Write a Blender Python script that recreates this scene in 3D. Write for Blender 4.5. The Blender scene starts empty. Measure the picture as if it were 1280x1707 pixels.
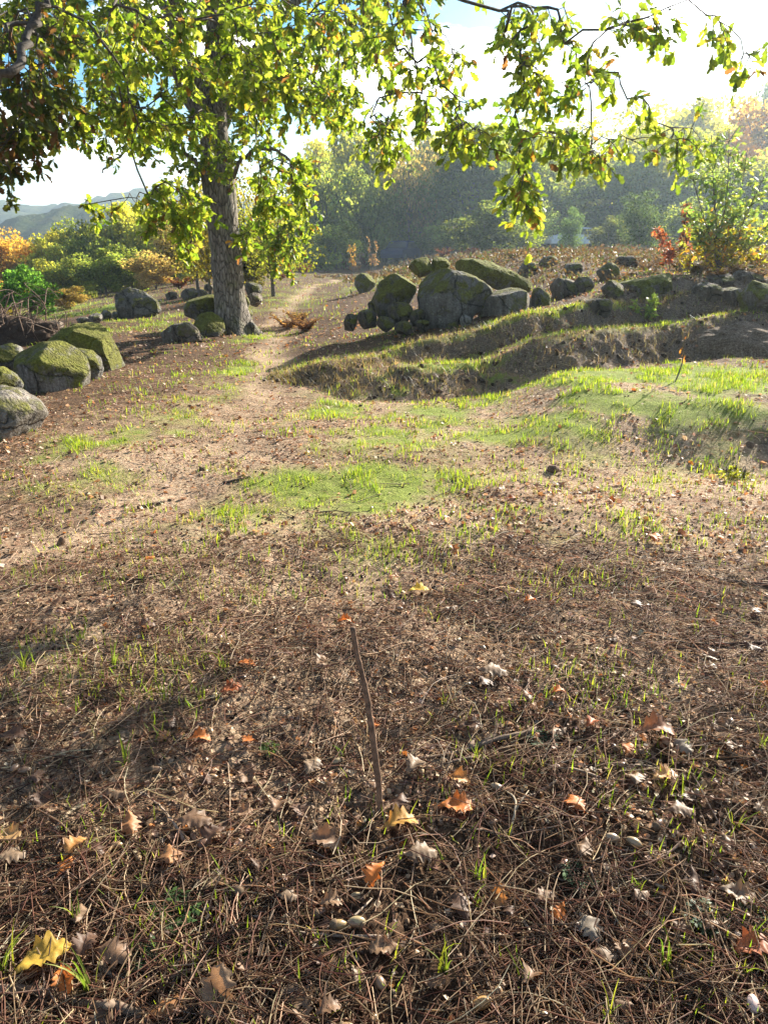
import bpy, bmesh, math, random
import numpy as np
from math import radians, sin, cos, tan, atan, pi
from mathutils import Vector, Matrix

# ------------------------------------------------------------------ camera, sky, sun, exposure
scene = bpy.context.scene
F_PX, PITCH, CAM_H = 1233.0, radians(20.2), 1.2
SUN_AZ, SUN_EL = radians(38), radians(23)          # azimuth clockwise from +Y (view direction)
cam_d = bpy.data.cameras.new('camera'); cam = bpy.data.objects.new('camera', cam_d)
scene.collection.objects.link(cam)
cam.location = (0, 0, CAM_H); cam.rotation_euler = (pi/2 - PITCH, 0, 0)
cam_d.sensor_fit = 'VERTICAL'; cam_d.angle = 2*atan(853.5/F_PX)
cam_d.clip_start = 0.02; cam_d.clip_end = 6000
scene.camera = cam

world = bpy.data.worlds.new('World'); scene.world = world; world.use_nodes = True
wn, wl = world.node_tree.nodes, world.node_tree.links
for n in list(wn): wn.remove(n)
w_out = wn.new('ShaderNodeOutputWorld'); w_bg = wn.new('ShaderNodeBackground')
sky = wn.new('ShaderNodeTexSky'); sky.sky_type = 'NISHITA'; sky.sun_disc = False
sky.sun_elevation = SUN_EL; sky.sun_rotation = SUN_AZ; sky.dust_density = 0.9; sky.ozone_density = 2.0
sky.air_density = 1.0
tc = wn.new('ShaderNodeTexCoord'); mp = wn.new('ShaderNodeMapping'); mp.inputs['Scale'].default_value = (2.0, 2.0, 6.0)
mp.inputs['Location'].default_value = (1.3, 2.9, 0.2)
nz = wn.new('ShaderNodeTexNoise'); nz.inputs['Scale'].default_value = 1.9; nz.inputs['Detail'].default_value = 7; nz.inputs['Roughness'].default_value = .55
cr = wn.new('ShaderNodeValToRGB'); cr.color_ramp.elements[0].position = .50; cr.color_ramp.elements[1].position = .66
bw = wn.new('ShaderNodeRGBToBW')
cm = wn.new('ShaderNodeMixRGB'); cm.blend_type = 'MIX'
cc = wn.new('ShaderNodeMixRGB'); cc.blend_type = 'MULTIPLY'; cc.inputs[0].default_value = 1; cc.inputs[2].default_value = (2.5, 2.45, 2.35, 1)
hs = wn.new('ShaderNodeHueSaturation'); hs.inputs['Saturation'].default_value = 2.1; hs.inputs['Value'].default_value = .40; wl.new(sky.outputs[0], hs.inputs['Color'])
wl.new(tc.outputs['Generated'], mp.inputs[0]); wl.new(mp.outputs[0], nz.inputs['Vector']); wl.new(nz.outputs['Fac'], cr.inputs[0])
wl.new(sky.outputs[0], bw.inputs[0]); wl.new(bw.outputs[0], cc.inputs[1])
wl.new(cr.outputs[0], cm.inputs[0]); wl.new(hs.outputs[0], cm.inputs[1]); wl.new(cc.outputs[0], cm.inputs[2])
wl.new(cm.outputs[0], w_bg.inputs[0]); wl.new(w_bg.outputs[0], w_out.inputs[0]); w_bg.inputs[1].default_value = 0.11

sun_d = bpy.data.lights.new('sun', 'SUN'); sun_d.energy = 5.0; sun_d.angle = radians(.5); sun_d.color = (1.0, .93, .80)
sun = bpy.data.objects.new('sun', sun_d); scene.collection.objects.link(sun)
to_sun = Vector((sin(SUN_AZ)*cos(SUN_EL), cos(SUN_AZ)*cos(SUN_EL), sin(SUN_EL)))
sun.rotation_euler = to_sun.to_track_quat('Z', 'Y').to_euler()
sun.location = (12, 15, 14)
vs = scene.view_settings; vs.view_transform = 'Standard'; vs.look = 'None'; vs.exposure = 1.9; vs.gamma = 1
scene.cycles.use_denoising = True
scene.cycles.max_bounces = 8; scene.cycles.transparent_max_bounces = 8; scene.cycles.volume_bounces = 0
scene.cycles.sample_clamp_indirect = 6

# ------------------------------------------------------------------ numpy noise
def _h(ix, iy, iz, s):
    h = (ix.astype(np.int64)*374761393 + iy.astype(np.int64)*668265263 + iz.astype(np.int64)*2147483647 + s*1274126177) & 0xffffffff
    h = ((h ^ (h >> 13))*1274126177) & 0xffffffff
    h = ((h ^ (h >> 15))*2246822519) & 0xffffffff
    return ((h ^ (h >> 16)) & 0xffffff)/float(0xffffff)*2 - 1
def vn2(x, y, s=0):
    x = np.asarray(x, float); y = np.asarray(y, float)
    a, b = np.floor(x), np.floor(y); u, v = x-a, y-b; u = u*u*(3-2*u); v = v*v*(3-2*v); z = np.zeros_like(a)
    return (_h(a, b, z, s)*(1-u)+_h(a+1, b, z, s)*u)*(1-v) + (_h(a, b+1, z, s)*(1-u)+_h(a+1, b+1, z, s)*u)*v
def fb2(x, y, s=0, o=4, g=.5):
    r = 0; a = 1; t = 0
    for i in range(o):
        r = r + a*vn2(x*2**i+i*7.3, y*2**i-i*3.1, s+i*17); t += a; a *= g
    return r/t
def vn3(p, s=0):
    a = np.floor(p); f = p-a; f = f*f*(3-2*f); r = 0
    for i in (0, 1):
        for j in (0, 1):
            for k in (0, 1):
                w = (f[:, 0] if i else 1-f[:, 0])*(f[:, 1] if j else 1-f[:, 1])*(f[:, 2] if k else 1-f[:, 2])
                r = r + w*_h(a[:, 0]+i, a[:, 1]+j, a[:, 2]+k, s)
    return r
def fb3(p, s=0, o=4, g=.5):
    r = 0; a = 1; t = 0
    for i in range(o):
        r = r + a*vn3(p*2**i+i*5.7, s+i*13); t += a; a *= g
    return r/t
def sm(a, b, x):
    t = np.clip((x-a)/(b-a), 0, 1); return t*t*(3-2*t)

# ------------------------------------------------------------------ where a pixel of the photo meets the ground
def ray(px, py):
    a, b = (px-640)/F_PX, -(py-853.5)/F_PX
    return np.array([a, cos(PITCH)+b*sin(PITCH), -sin(PITCH)+b*cos(PITCH)])
def flat(px, py, z=0.0):
    d = ray(px, py); return np.array([0, 0, CAM_H]) + d*((z-CAM_H)/d[2])
def at(px, py, y):                                   # the point of that ray at world distance y
    d = ray(px, py); return np.array([0, 0, CAM_H]) + d*(y/d[1])

def line_of(pts, z):
    P = np.array([flat(a, b, z) for a, b in pts]); o = np.argsort(P[:, 0]); return P[o, 0], P[o, 1]
B1 = line_of([(470, 606), (560, 632), (700, 634), (900, 622), (1080, 606), (1280, 592), (1500, 580)], .12)
B2 = line_of([(465, 588), (520, 592), (620, 588), (760, 574), (900, 566), (1040, 556), (1280, 545), (1500, 538)], .26)
B3 = line_of([(860, 540), (960, 532), (1060, 522), (1280, 512), (1500, 505)], .42)
MX = line_of([(900, 790), (1000, 775), (1120, 765), (1280, 770), (1500, 790)], 0.0)
PATH = np.array([flat(a, b, 0)[:2] for a, b in [(-120, 960), (60, 905), (240, 842), (330, 765), (395, 712), (440, 672), (450, 620), (455, 570), (472, 525), (520, 475), (560, 452)]])

def path_d(x, y):
    d = np.full(np.shape(x), 1e9)
    for i in range(len(PATH)-1):
        a, b = PATH[i], PATH[i+1]; ab = b-a
        t = np.clip(((x-a[0])*ab[0]+(y-a[1])*ab[1])/(ab@ab), 0, 1)
        d = np.minimum(d, np.hypot(x-a[0]-t*ab[0], y-a[1]-t*ab[1]))
    return d

def terr(x, y):
    """large shape of the ground"""
    x = np.asarray(x, float); y = np.asarray(y, float)
    z = .025*vn2(x/1.1, y/1.1, 5) + .012*vn2(x/.35, y/.35, 9)
    r = np.hypot(x, y)
    z = z + .10*vn2(x/7, y/7, 3)*sm(6, 14, r)
    # low grassy rise on the right of the clearing
    my = np.interp(x, *MX)
    z = z + .20*sm(.7, 1.6, x)*sm(0, .8, y-my+.12*vn2(x*2, y*2, 2))*(1-.25*sm(1.5, 3, y-my))
    z = z - .06*sm(.5, 1.5, x)*np.exp(-((y-my+.15)/.3)**2)
    # cut earth banks
    wob = .08*vn2(x*1.1, y*.3, 21) + .03*vn2(x*5, y*2, 22)
    lft = sm(-1.35, .5, x)
    d1 = y-np.interp(x, *B1)-wob
    h1 = (.11+.09*sm(.3, 2.2, x)+.10*sm(2.6, 3.6, x))*lft
    rough = .10*fb2(x*5, y*5, 31, 4, .6)
    z = z + h1*sm(-.02, .42, d1+rough) + .05*lft*np.exp(-((d1-.5)/.16)**2) - .05*lft*np.exp(-((d1+.10)/.14)**2)
    d2 = y-np.interp(x, *B2)-wob*.8
    h2 = (.13+.03*vn2(x*1.3, 4, 8))*lft
    z = z + h2*sm(0, .35, d2+rough) + .05*lft*np.exp(-((d2-.33)/.17)**2)*(1+.5*vn2(x*3, y*3, 33))
    d3 = y-np.interp(x, *B3)-wob
    z = z + .20*sm(1.9, 3.0, x)*sm(0, .4, d3+rough)
    band = lft*(np.exp(-((d1-.2)/.35)**2)+np.exp(-((d2-.15)/.25)**2)+sm(1.9, 3., x)*np.exp(-((d3-.15)/.3)**2))
    z = z + .05*band*fb2(x*8, y*8, 37, 4, .6)
    # path worn into the turf
    pd = path_d(x, y); z = z - .035*np.exp(-(pd/.35)**2)
    # ground falls away to the left beyond the boulders, rises to a wooded hill behind
    z = z - .12*np.clip(-x-3.4, 0, 24)*sm(9, 18, y)*(1-sm(60, 150, y)*.6)
    z = z + .14*np.clip(y-64, 0, 200)*sm(-14, 4, x) - .5*sm(15, 45, y)*sm(-8, -2, x)*(1-.5*sm(2, 7, x))
    z = z + .25*vn2(x/14+3, y/14, 51)*sm(18, 45, y)
    return z
def micro(x, y):
    r = np.hypot(x, y); near = 1-sm(7, 16, r)
    m = fb2(x*14, y*14, 61, 4, .6)
    return near*((.009+.014*(1-sm(1.1, 2.4, r)))*m + .006*np.abs(vn2(x*55, y*55, 63))*(1-sm(3, 6, r)))
def ground(x, y): return terr(x, y)+micro(x, y)

def hit(px, py):
    d = ray(px, py); t = np.geomspace(.7, 260, 2500)
    P = np.array([0, 0, CAM_H])+d*t[:, None]; g = P[:, 2]-terr(P[:, 0], P[:, 1])
    i = np.argmax(g < 0) if (g < 0).any() else len(t)-1
    i = max(i, 1); a, b = g[i-1], g[i]; k = a/(a-b) if a != b else 0
    p = P[i-1]*(1-k)+P[i]*k; return p

# ------------------------------------------------------------------ masks of the ground cover
def blob(px, py, rx, ry, s):
    c = hit(px, py); a = abs(flat(px+rx, py, c[2])[0]-c[0]); b = abs(flat(px, py-ry, c[2])[1]-flat(px, py+ry, c[2])[1])/2
    return c[0], c[1], a, b, s
GR = [blob(*q) for q in [
    (600, 812, 170, 40, 1.1), (715, 800, 70, 28, 1.0), (500, 802, 70, 20, 1.0), (170, 733, 75, 17, 1.2), (285, 731, 40, 12, 1.2),
    (560, 748, 70, 14, .8), (1120, 628, 260, 30, 1.5), (1040, 665, 240, 38, 1.15), (860, 690, 220, 48, .9), (740, 645, 200, 18, 1.0), (650, 715, 150, 34, .8), (1220, 690, 120, 40, .8), (560, 680, 70, 30, .7),
    (480, 712, 50, 34, .6), (398, 622, 28, 22, .9), (300, 690, 55, 12, .6), (430, 565, 40, 14, .7), (470, 505, 60, 14, .6),
    (500, 610, 70, 8, .8), (720, 870, 330, 60, .52), (420, 850, 150, 40, .5), (380, 640, 60, 60, .45), (330, 760, 60, 40, .35), (250, 790, 160, 26, .45), (100, 800, 120, 30, .4), (1225, 792, 34, 13, .7), (1060, 720, 120, 20, .5), (60, 770, 60, 14, .5),
    (560, 566, 120, 6, .5), (900, 556, 300, 8, .7), (1000, 533, 260, 6, .7), (700, 596, 160, 6, .6), (1150, 560, 160, 6, .5), (250, 540, 90, 18, .55), (140, 522, 70, 14, 1.3), (60, 520, 90, 14, .9), (250, 1160, 260, 120, .16), (640, 470, 60, 10, .4)]]
def grass_m(x, y):
    m = np.zeros(np.shape(x))
    for cx, cy, a, b, s in GR: m = np.maximum(m, s*np.exp(-(((x-cx)/a)**2+((y-cy)/b)**2)*.9))
    m = m*(1-.8*np.exp(-(path_d(x, y)/.22)**2))
    n = fb2(x*2.6, y*2.6, 71, 4, .6)
    far = sm(11, 20, np.hypot(x, y))*.35*sm(-.2, .3, n)
    lim = terr(x, y+.12)-terr(x, y)
    return np.clip(m*(.85+2.2*n)+.02, 0, 1)*(1-sm(.025, .06, np.abs(lim)))+far
def bare_m(x, y):
    return (.85+.35*fb2(x*2, y*2, 82, 3))*np.exp(-((path_d(x, y)+.22*fb2(x*2, y*2, 81, 3))/.27)**2)
def sunlit_straw_m(x, y):  # pale straw litter, plus middle-ground sunlight and near shade put into the colour
    r = np.hypot(x, y); return sm(1.2, 1.9, r+.3*vn2(x*2, y*2, 83))*(1-sm(5, 9, r))*(.80+.45*fb2(x*1.7, y*1.7, 85, 4))*sm(-3.2, -1.2, x)

# ------------------------------------------------------------------ mesh helpers
def mk(name, V, T, mat, col=None, parent=None, smooth=False, mi=None, mats=None):
    V = np.asarray(V, np.float32); T = np.asarray(T, np.int32)
    me = bpy.data.meshes.new(name); me.vertices.add(len(V)); me.vertices.foreach_set('co', V.ravel())
    k = T.shape[1]; me.loops.add(T.size); me.loops.foreach_set('vertex_index', T.ravel()); me.polygons.add(len(T))
    me.polygons.foreach_set('loop_start', np.arange(0, T.size, k, dtype=np.int32))
    me.polygons.foreach_set('loop_total', np.full(len(T), k, np.int32))
    me.polygons.foreach_set('use_smooth', np.full(len(T), smooth))
    for m in (mats or [mat]): me.materials.append(m)
    if mi is not None: me.polygons.foreach_set('material_index', np.asarray(mi, np.int32))
    if col is not None:
        c = np.ones((len(V), 4), np.float32); c[:, :3] = np.asarray(col, np.float32).reshape(-1, 3) if np.ndim(col) > 1 else col
        a = me.color_attributes.new('col', 'FLOAT_COLOR', 'POINT'); a.data.foreach_set('color', c.ravel())
    me.update(); me.validate()
    o = bpy.data.objects.new(name, me); scene.collection.objects.link(o)
    if parent: o.parent = parent
    return o
def tag(o, label=None, cat=None, group=None, kind=None):
    if label: o['label'] = label
    if cat: o['category'] = cat
    if group: o['group'] = group
    if kind: o['kind'] = kind
    return o
def empty(name, loc, label, cat, group=None, rz=0, s=1):
    o = bpy.data.objects.new(name, None); scene.collection.objects.link(o); o.empty_display_size = .1
    o.location = loc; o.rotation_euler = (0, 0, rz); o.scale = (s, s, s); return tag(o, label, cat, group)
def dup(o, loc, rot=(0, 0, 0), scl=(1, 1, 1), label=None, color=None):
    c = o.copy(); scene.collection.objects.link(c); c.location = loc; c.rotation_euler = rot; c.scale = scl
    if label: c['label'] = label
    if color: c.color = color
    for ch in o.children:
        d = ch.copy(); scene.collection.objects.link(d); d.parent = c
        if color: d.color = color
        for g in ch.children:
            e = g.copy(); scene.collection.objects.link(e); e.parent = d
    return c
def cat_m(L):
    V, T, C, n = [], [], [], 0
    for v, t, c in L:
        V.append(v); T.append(t+n); C.append(c if np.ndim(c) > 1 else np.tile(c, (len(v), 1))); n += len(v)
    return np.vstack(V), np.vstack(T), np.vstack(C)
def inst(tv, tt, M, P, C, cv=None):
    """template copied n times: M (n,3,3), P (n,3), C (n,3); cv per-vertex brightness"""
    n, k = len(P), len(tv)
    V = np.einsum('nij,kj->nki', M, tv)+P[:, None]
    T = (tt[None]+np.arange(n)[:, None, None]*k).reshape(-1, 3)
    c = np.repeat(C[:, None], k, 1)
    if cv is not None: c = c*cv[None, :, None]
    return V.reshape(-1, 3), T, c.reshape(-1, 3)
def frames(d, up, scale):
    """columns side, along, normal"""
    d = d/np.linalg.norm(d, axis=1, keepdims=True); s = np.cross(d, up); s /= np.linalg.norm(s, axis=1, keepdims=True)+1e-9
    n = np.cross(s, d); M = np.stack([s, d, n], 2); return M*np.asarray(scale).reshape(-1, 1, 1)
def tube(P, R, n=6, seed=0, rough=0):
    P = np.asarray(P, float); R = np.asarray(R, float)*np.ones(len(P)); t = np.gradient(P, axis=0); t /= np.linalg.norm(t, axis=1, keepdims=True)+1e-9
    a = np.array([.31, .17, .93]) if abs(t[0][2]) < .8 else np.array([1., .1, 0]); V = []
    s = np.cross(t, a); s /= np.linalg.norm(s, axis=1, keepdims=True)+1e-9; b = np.cross(t, s)
    th = np.arange(n)*2*pi/n
    ring = s[:, None]*np.cos(th)[None, :, None]+b[:, None]*np.sin(th)[None, :, None]
    rr = R[:, None, None]*np.ones((1, n, 1))
    if rough:
        q = (P[:, None]+ring*rr).reshape(-1, 3); rr = rr*(1+rough*fb3(q/(R.mean()*1.2)*np.array([1, 1, .5]), seed, 3).reshape(len(P), n, 1))
    V = (P[:, None]+ring*rr).reshape(-1, 3); T = []
    for i in range(len(P)-1):
        for j in range(n):
            p, q = i*n+j, i*n+(j+1) % n; T += [(p, q, q+n), (p, q+n, p+n)]
    V = np.vstack([V, P[-1:]+t[-1:]*R[-1]*.5, P[:1]]); m = len(V)
    for j in range(n):
        T.append(((len(P)-1)*n+j, (len(P)-1)*n+(j+1) % n, m-2)); T.append(((j+1) % n, j, m-1))
    return V, np.array(T)
def smooth_line(P, k=8):
    P = np.asarray(P, float); Q = np.vstack([2*P[0]-P[1], P, 2*P[-1]-P[-2]]); out = []
    for i in range(1, len(Q)-2):
        for t in np.arange(k)/k:
            a, b, c, d = Q[i-1:i+3]
            out.append(.5*((2*b)+(c-a)*t+(2*a-5*b+4*c-d)*t*t+(3*b-a-3*c+d)*t**3))
    out.append(P[-1]); return np.array(out)

# ------------------------------------------------------------------ materials
def newmat(name):
    m = bpy.data.materials.new(name); m.use_nodes = True; n = m.node_tree.nodes; l = m.node_tree.links
    for x in list(n): n.remove(x)
    return m, n, l
def N(n, t, **k):
    x = n.new('ShaderNode'+t)
    for a, b in k.items():
        if a in x.inputs: x.inputs[a].default_value = b
        else: setattr(x, a, b)
    return x
def ramp(n, l, src, stops):
    r = n.new('ShaderNodeValToRGB'); e = r.color_ramp.elements
    while len(e) < len(stops): e.new(.5)
    for q, (p, c) in zip(e, stops): q.position = p; q.color = (*c, 1) if len(c) == 3 else c
    l.new(src, r.inputs[0]); return r.outputs[0]
def mixc(n, l, f, a, b, mode='MIX'):
    m = n.new('ShaderNodeMixRGB'); m.blend_type = mode
    for s, i in ((f, 0), (a, 1), (b, 2)):
        if hasattr(s, 'is_output') or hasattr(s, 'links'): l.new(s, m.inputs[i])
        elif i == 0: m.inputs[0].default_value = s
        else: m.inputs[i].default_value = (*s, 1)
    return m.outputs[0]
def noise(n, l, vec, scale, det=4, rough=.5, out='Fac'):
    x = n.new('ShaderNodeTexNoise'); x.inputs['Scale'].default_value = scale; x.inputs['Detail'].default_value = det; x.inputs['Roughness'].default_value = rough
    if vec is not None: l.new(vec, x.inputs['Vector'])
    return x.outputs[out]
def finish(m, n, l, col, rough=.9, height=None, bd=.01, bs=1, spec=.2):
    p = n.new('ShaderNodeBsdfPrincipled'); p.inputs['Roughness'].default_value = rough; p.inputs['Specular IOR Level'].default_value = spec
    if hasattr(col, 'links'): l.new(col, p.inputs['Base Color'])
    else: p.inputs['Base Color'].default_value = (*col, 1)
    if height is not None:
        b = n.new('ShaderNodeBump'); b.inputs['Strength'].default_value = bs; b.inputs['Distance'].default_value = bd
        l.new(height, b.inputs['Height']); l.new(b.outputs[0], p.inputs['Normal'])
    o = n.new('ShaderNodeOutputMaterial'); l.new(p.outputs[0], o.inputs[0]); return m

def mat_ground():
    m, n, l = newmat('ground_soil'); g = n.new('ShaderNodeNewGeometry'); v = g.outputs['Position']
    a = n.new('ShaderNodeAttribute'); a.attribute_name = 'col'; sp = n.new('ShaderNodeSeparateColor'); l.new(a.outputs['Color'], sp.inputs[0])
    f1 = noise(n, l, v, 60, 8, .7); f2 = noise(n, l, v, 9, 6, .65); f3 = noise(n, l, v, 1.3, 4, .6); f4 = noise(n, l, v, 170, 3, .6)
    soil = ramp(n, l, f1, [(.36, (.015, .009, .006)), (.50, (.055, .033, .020)), (.60, (.20, .12, .07)), (.72, (.46, .31, .20))])
    pale = ramp(n, l, f1, [(.32, (.20, .125, .078)), (.5, (.42, .29, .19)), (.68, (.60, .46, .32))])
    gr = ramp(n, l, f4, [(.3, (.08, .085, .02)), (.5, (.20, .25, .045)), (.68, (.36, .39, .09))])
    c = mixc(n, l, ramp(n, l, f2, [(.35, (0,)*3), (.65, (.45,)*3)]), soil, (.19, .11, .066))
    th = n.new('ShaderNodeMath'); th.operation = 'MULTIPLY_ADD'; l.new(f2, th.inputs[0]); th.inputs[1].default_value = .9; th.inputs[2].default_value = -.45
    def thresh(ch, k0, k1):
        ad = n.new('ShaderNodeMath'); ad.operation = 'ADD'; l.new(ch, ad.inputs[0]); l.new(th.outputs[0], ad.inputs[1])
        return ramp(n, l, ad.outputs[0], [(k0, (0,)*3), (k1, (1,)*3)])
    c = mixc(n, l, thresh(sp.outputs[1], .25, .95), c, pale)
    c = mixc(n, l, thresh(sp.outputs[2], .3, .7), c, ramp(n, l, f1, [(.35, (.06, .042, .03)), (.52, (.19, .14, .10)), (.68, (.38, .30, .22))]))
    c = mixc(n, l, thresh(sp.outputs[0], .18, 1.0), c, gr)
    mm = n.new('ShaderNodeMath'); mm.operation = 'ADD'; l.new(f1, mm.inputs[0]); l.new(f2, mm.inputs[1])
    return finish(m, n, l, c, .95, mm.outputs[0], .02, .9, .1)
def mat_leaf(name, trans=.45, tint=None, objcol=False, rough=.5, spec=.3):
    m, n, l = newmat(name); a = n.new('ShaderNodeAttribute'); a.attribute_name = 'col'; c = a.outputs['Color']
    if objcol:
        oi = n.new('ShaderNodeObjectInfo'); c = mixc(n, l, 1.0, c, oi.outputs['Color'], 'MULTIPLY')
    g = n.new('ShaderNodeNewGeometry'); f = noise(n, l, g.outputs['Position'], 45, 3)
    c = mixc(n, l, 1.0, c, ramp(n, l, f, [(.3, (.7, .7, .7)), (.7, (1.2, 1.2, 1.2))]), 'MULTIPLY')
    p = n.new('ShaderNodeBsdfPrincipled'); l.new(c, p.inputs['Base Color']); p.inputs['Roughness'].default_value = rough; p.inputs['Specular IOR Level'].default_value = spec
    t = n.new('ShaderNodeBsdfTranslucent'); tcol = mixc(n, l, 1.0, c, tint or (1.6, 1.5, .7), 'MULTIPLY'); l.new(tcol, t.inputs[0])
    mx = n.new('ShaderNodeMixShader'); mx.inputs[0].default_value = trans; l.new(p.outputs[0], mx.inputs[1]); l.new(t.outputs[0], mx.inputs[2])
    o = n.new('ShaderNodeOutputMaterial'); l.new(mx.outputs[0], o.inputs[0]); return m
def mat_attr(name, rough=.8, spec=.2, nz_s=40, amt=.35):
    m, n, l = newmat(name); a = n.new('ShaderNodeAttribute'); a.attribute_name = 'col'; tcn = n.new('ShaderNodeTexCoord')
    f = noise(n, l, tcn.outputs['Object'], nz_s, 4)
    c = mixc(n, l, 1.0, a.outputs['Color'], ramp(n, l, f, [(.3, (1-amt,)*3), (.7, (1+amt,)*3)]), 'MULTIPLY')
    return finish(m, n, l, c, rough, f, .002, .5, spec)
def mat_bark():
    m, n, l = newmat('bark'); tcn = n.new('ShaderNodeTexCoord'); mp = n.new('ShaderNodeMapping'); mp.inputs['Scale'].default_value = (1, 1, .28)
    l.new(tcn.outputs['Object'], mp.inputs[0]); v = mp.outputs[0]
    f = noise(n, l, v, 34, 6, .65); vo = n.new('ShaderNodeTexVoronoi'); vo.feature = 'DISTANCE_TO_EDGE'; vo.inputs['Scale'].default_value = 26; l.new(v, vo.inputs['Vector'])
    c = ramp(n, l, f, [(.3, (.10, .08, .065)), (.5, (.23, .195, .16)), (.68, (.38, .34, .29))])
    g2 = noise(n, l, tcn.outputs['Object'], 5, 4); c = mixc(n, l, ramp(n, l, g2, [(.52, (0,)*3), (.68, (.55,)*3)]), c, (.13, .14, .06))
    cr_ = ramp(n, l, vo.outputs['Distance'], [(0, (.35,)*3), (.12, (1,)*3)]); c = mixc(n, l, 1., c, cr_, 'MULTIPLY')
    mm = n.new('ShaderNodeMath'); mm.operation = 'ADD'; l.new(f, mm.inputs[0]); l.new(cr_, mm.inputs[1])
    return finish(m, n, l, c, .9, mm.outputs[0], .02, .9, .15)
def mat_rock():
    """object colour: R = how much moss, G = how warm the stone, B = how light"""
    m, n, l = newmat('granite_with_moss'); tcn = n.new('ShaderNodeTexCoord'); v = tcn.outputs['Object']; g = n.new('ShaderNodeNewGeometry'); oi = n.new('ShaderNodeObjectInfo')
    sp = n.new('ShaderNodeSeparateColor'); l.new(oi.outputs['Color'], sp.inputs[0]); sx = n.new('ShaderNodeSeparateXYZ'); l.new(g.outputs['Normal'], sx.inputs[0])
    f1 = noise(n, l, v, 4, 8, .7); f2 = noise(n, l, v, 55, 5, .6); f3 = noise(n, l, v, 14, 6, .6)
    c = ramp(n, l, f2, [(.3, (.13, .122, .115)), (.5, (.21, .20, .188)), (.7, (.32, .31, .29))])
    c = mixc(n, l, ramp(n, l, f1, [(.42, (0,)*3), (.62, (.7,)*3)]), c, (.13, .115, .09))
    c = mixc(n, l, sp.outputs[1], c, (.34, .24, .17), 'OVERLAY')
    li = ramp(n, l, f3, [(.60, (0,)*3), (.66, (.7,)*3)]); c = mixc(n, l, li, c, (.42, .43, .38))
    ms = n.new('ShaderNodeMapping'); ms.inputs['Scale'].default_value = (1, 1, .22); l.new(v, ms.inputs[0]); st = noise(n, l, ms.outputs[0], 9, 6, .65)
    c = mixc(n, l, 1., c, ramp(n, l, st, [(.34, (.45, .42, .36)), (.5, (.95, .93, .9)), (.66, (1.25, 1.22, 1.2))]), 'MULTIPLY')
    vo = n.new('ShaderNodeTexVoronoi'); vo.feature = 'DISTANCE_TO_EDGE'; vo.inputs['Scale'].default_value = 1.6; wv = mixc(n, l, .25, v, noise(n, l, v, 3, 4, .6, 'Color')); l.new(wv, vo.inputs['Vector']); ck = ramp(n, l, vo.outputs['Distance'], [(0, (.3,)*3), (.018, (1,)*3)]); c = mixc(n, l, 1., c, ck, 'MULTIPLY')
    br = n.new('ShaderNodeMath'); br.operation = 'MULTIPLY'; l.new(sp.outputs[2], br.inputs[0]); br.inputs[1].default_value = 2
    c = mixc(n, l, 1., c, br.outputs[0], 'MULTIPLY')
    # moss factor = moss + .45*nz + noise
    a = n.new('ShaderNodeMath'); a.operation = 'MULTIPLY_ADD'; l.new(sx.outputs[2], a.inputs[0]); a.inputs[1].default_value = .35; l.new(sp.outputs[0], a.inputs[2])
    b = n.new('ShaderNodeMath'); b.operation = 'MULTIPLY_ADD'; l.new(f1, b.inputs[0]); b.inputs[1].default_value = 2.4; l.new(a.outputs[0], b.inputs[2])
    b2 = n.new('ShaderNodeMath'); b2.operation = 'MULTIPLY_ADD'; l.new(f3, b2.inputs[0]); b2.inputs[1].default_value = .6; l.new(b.outputs[0], b2.inputs[2])
    mf = ramp(n, l, b2.outputs[0], [(0.0, (0,)*3), (1.0, (1,)*3)]); 
    mr = n.new('ShaderNodeMapRange'); mr.inputs[1].default_value = 1.76; mr.inputs[2].default_value = 2.02; l.new(b2.outputs[0], mr.inputs[0])
    moss = ramp(n, l, f2, [(.3, (.07, .08, .012)), (.5, (.16, .165, .03)), (.7, (.30, .29, .065))])
    moss = mixc(n, l, ramp(n, l, f3, [(.4, (0,)*3), (.6, (.6,)*3)]), moss, (.09, .08, .03))
    c = mixc(n, l, mr.outputs[0], c, moss)
    h = n.new('ShaderNodeMath'); h.operation = 'MULTIPLY_ADD'; l.new(mr.outputs[0], h.inputs[0]); h.inputs[1].default_value = .4; l.new(f2, h.inputs[2])
    h2 = n.new('ShaderNodeMath'); h2.operation = 'ADD'; l.new(h.outputs[0], h2.inputs[0]); l.new(f3, h2.inputs[1]); h3 = n.new('ShaderNodeMath'); h3.operation = 'ADD'; l.new(h2.outputs[0], h3.inputs[0]); l.new(ck, h3.inputs[1]); h2 = h3
    return finish(m, n, l, c, .93, h2.outputs[0], .035, .9, .15)
def mat_plain(name, col, rough=.6, spec=.3, metal=0):
    m, n, l = newmat(name); tcn = n.new('ShaderNodeTexCoord'); f = noise(n, l, tcn.outputs['Object'], 6, 4)
    c = mixc(n, l, 1., col, ramp(n, l, f, [(.3, (.85,)*3), (.7, (1.1,)*3)]), 'MULTIPLY'); finish(m, n, l, c, rough, None, spec=spec)
    for x in n:
        if x.type == 'BSDF_PRINCIPLED': x.inputs['Metallic'].default_value = metal
    return m
def mat_hill():
    m, n, l = newmat('wooded_hill'); g = n.new('ShaderNodeNewGeometry'); f = noise(n, l, g.outputs['Position'], .12, 8, .7)
    c = ramp(n, l, f, [(.3, (.03, .045, .018)), (.5, (.06, .08, .03)), (.7, (.12, .11, .045))]); return finish(m, n, l, c, 1, f, 6, 1, 0)

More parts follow.
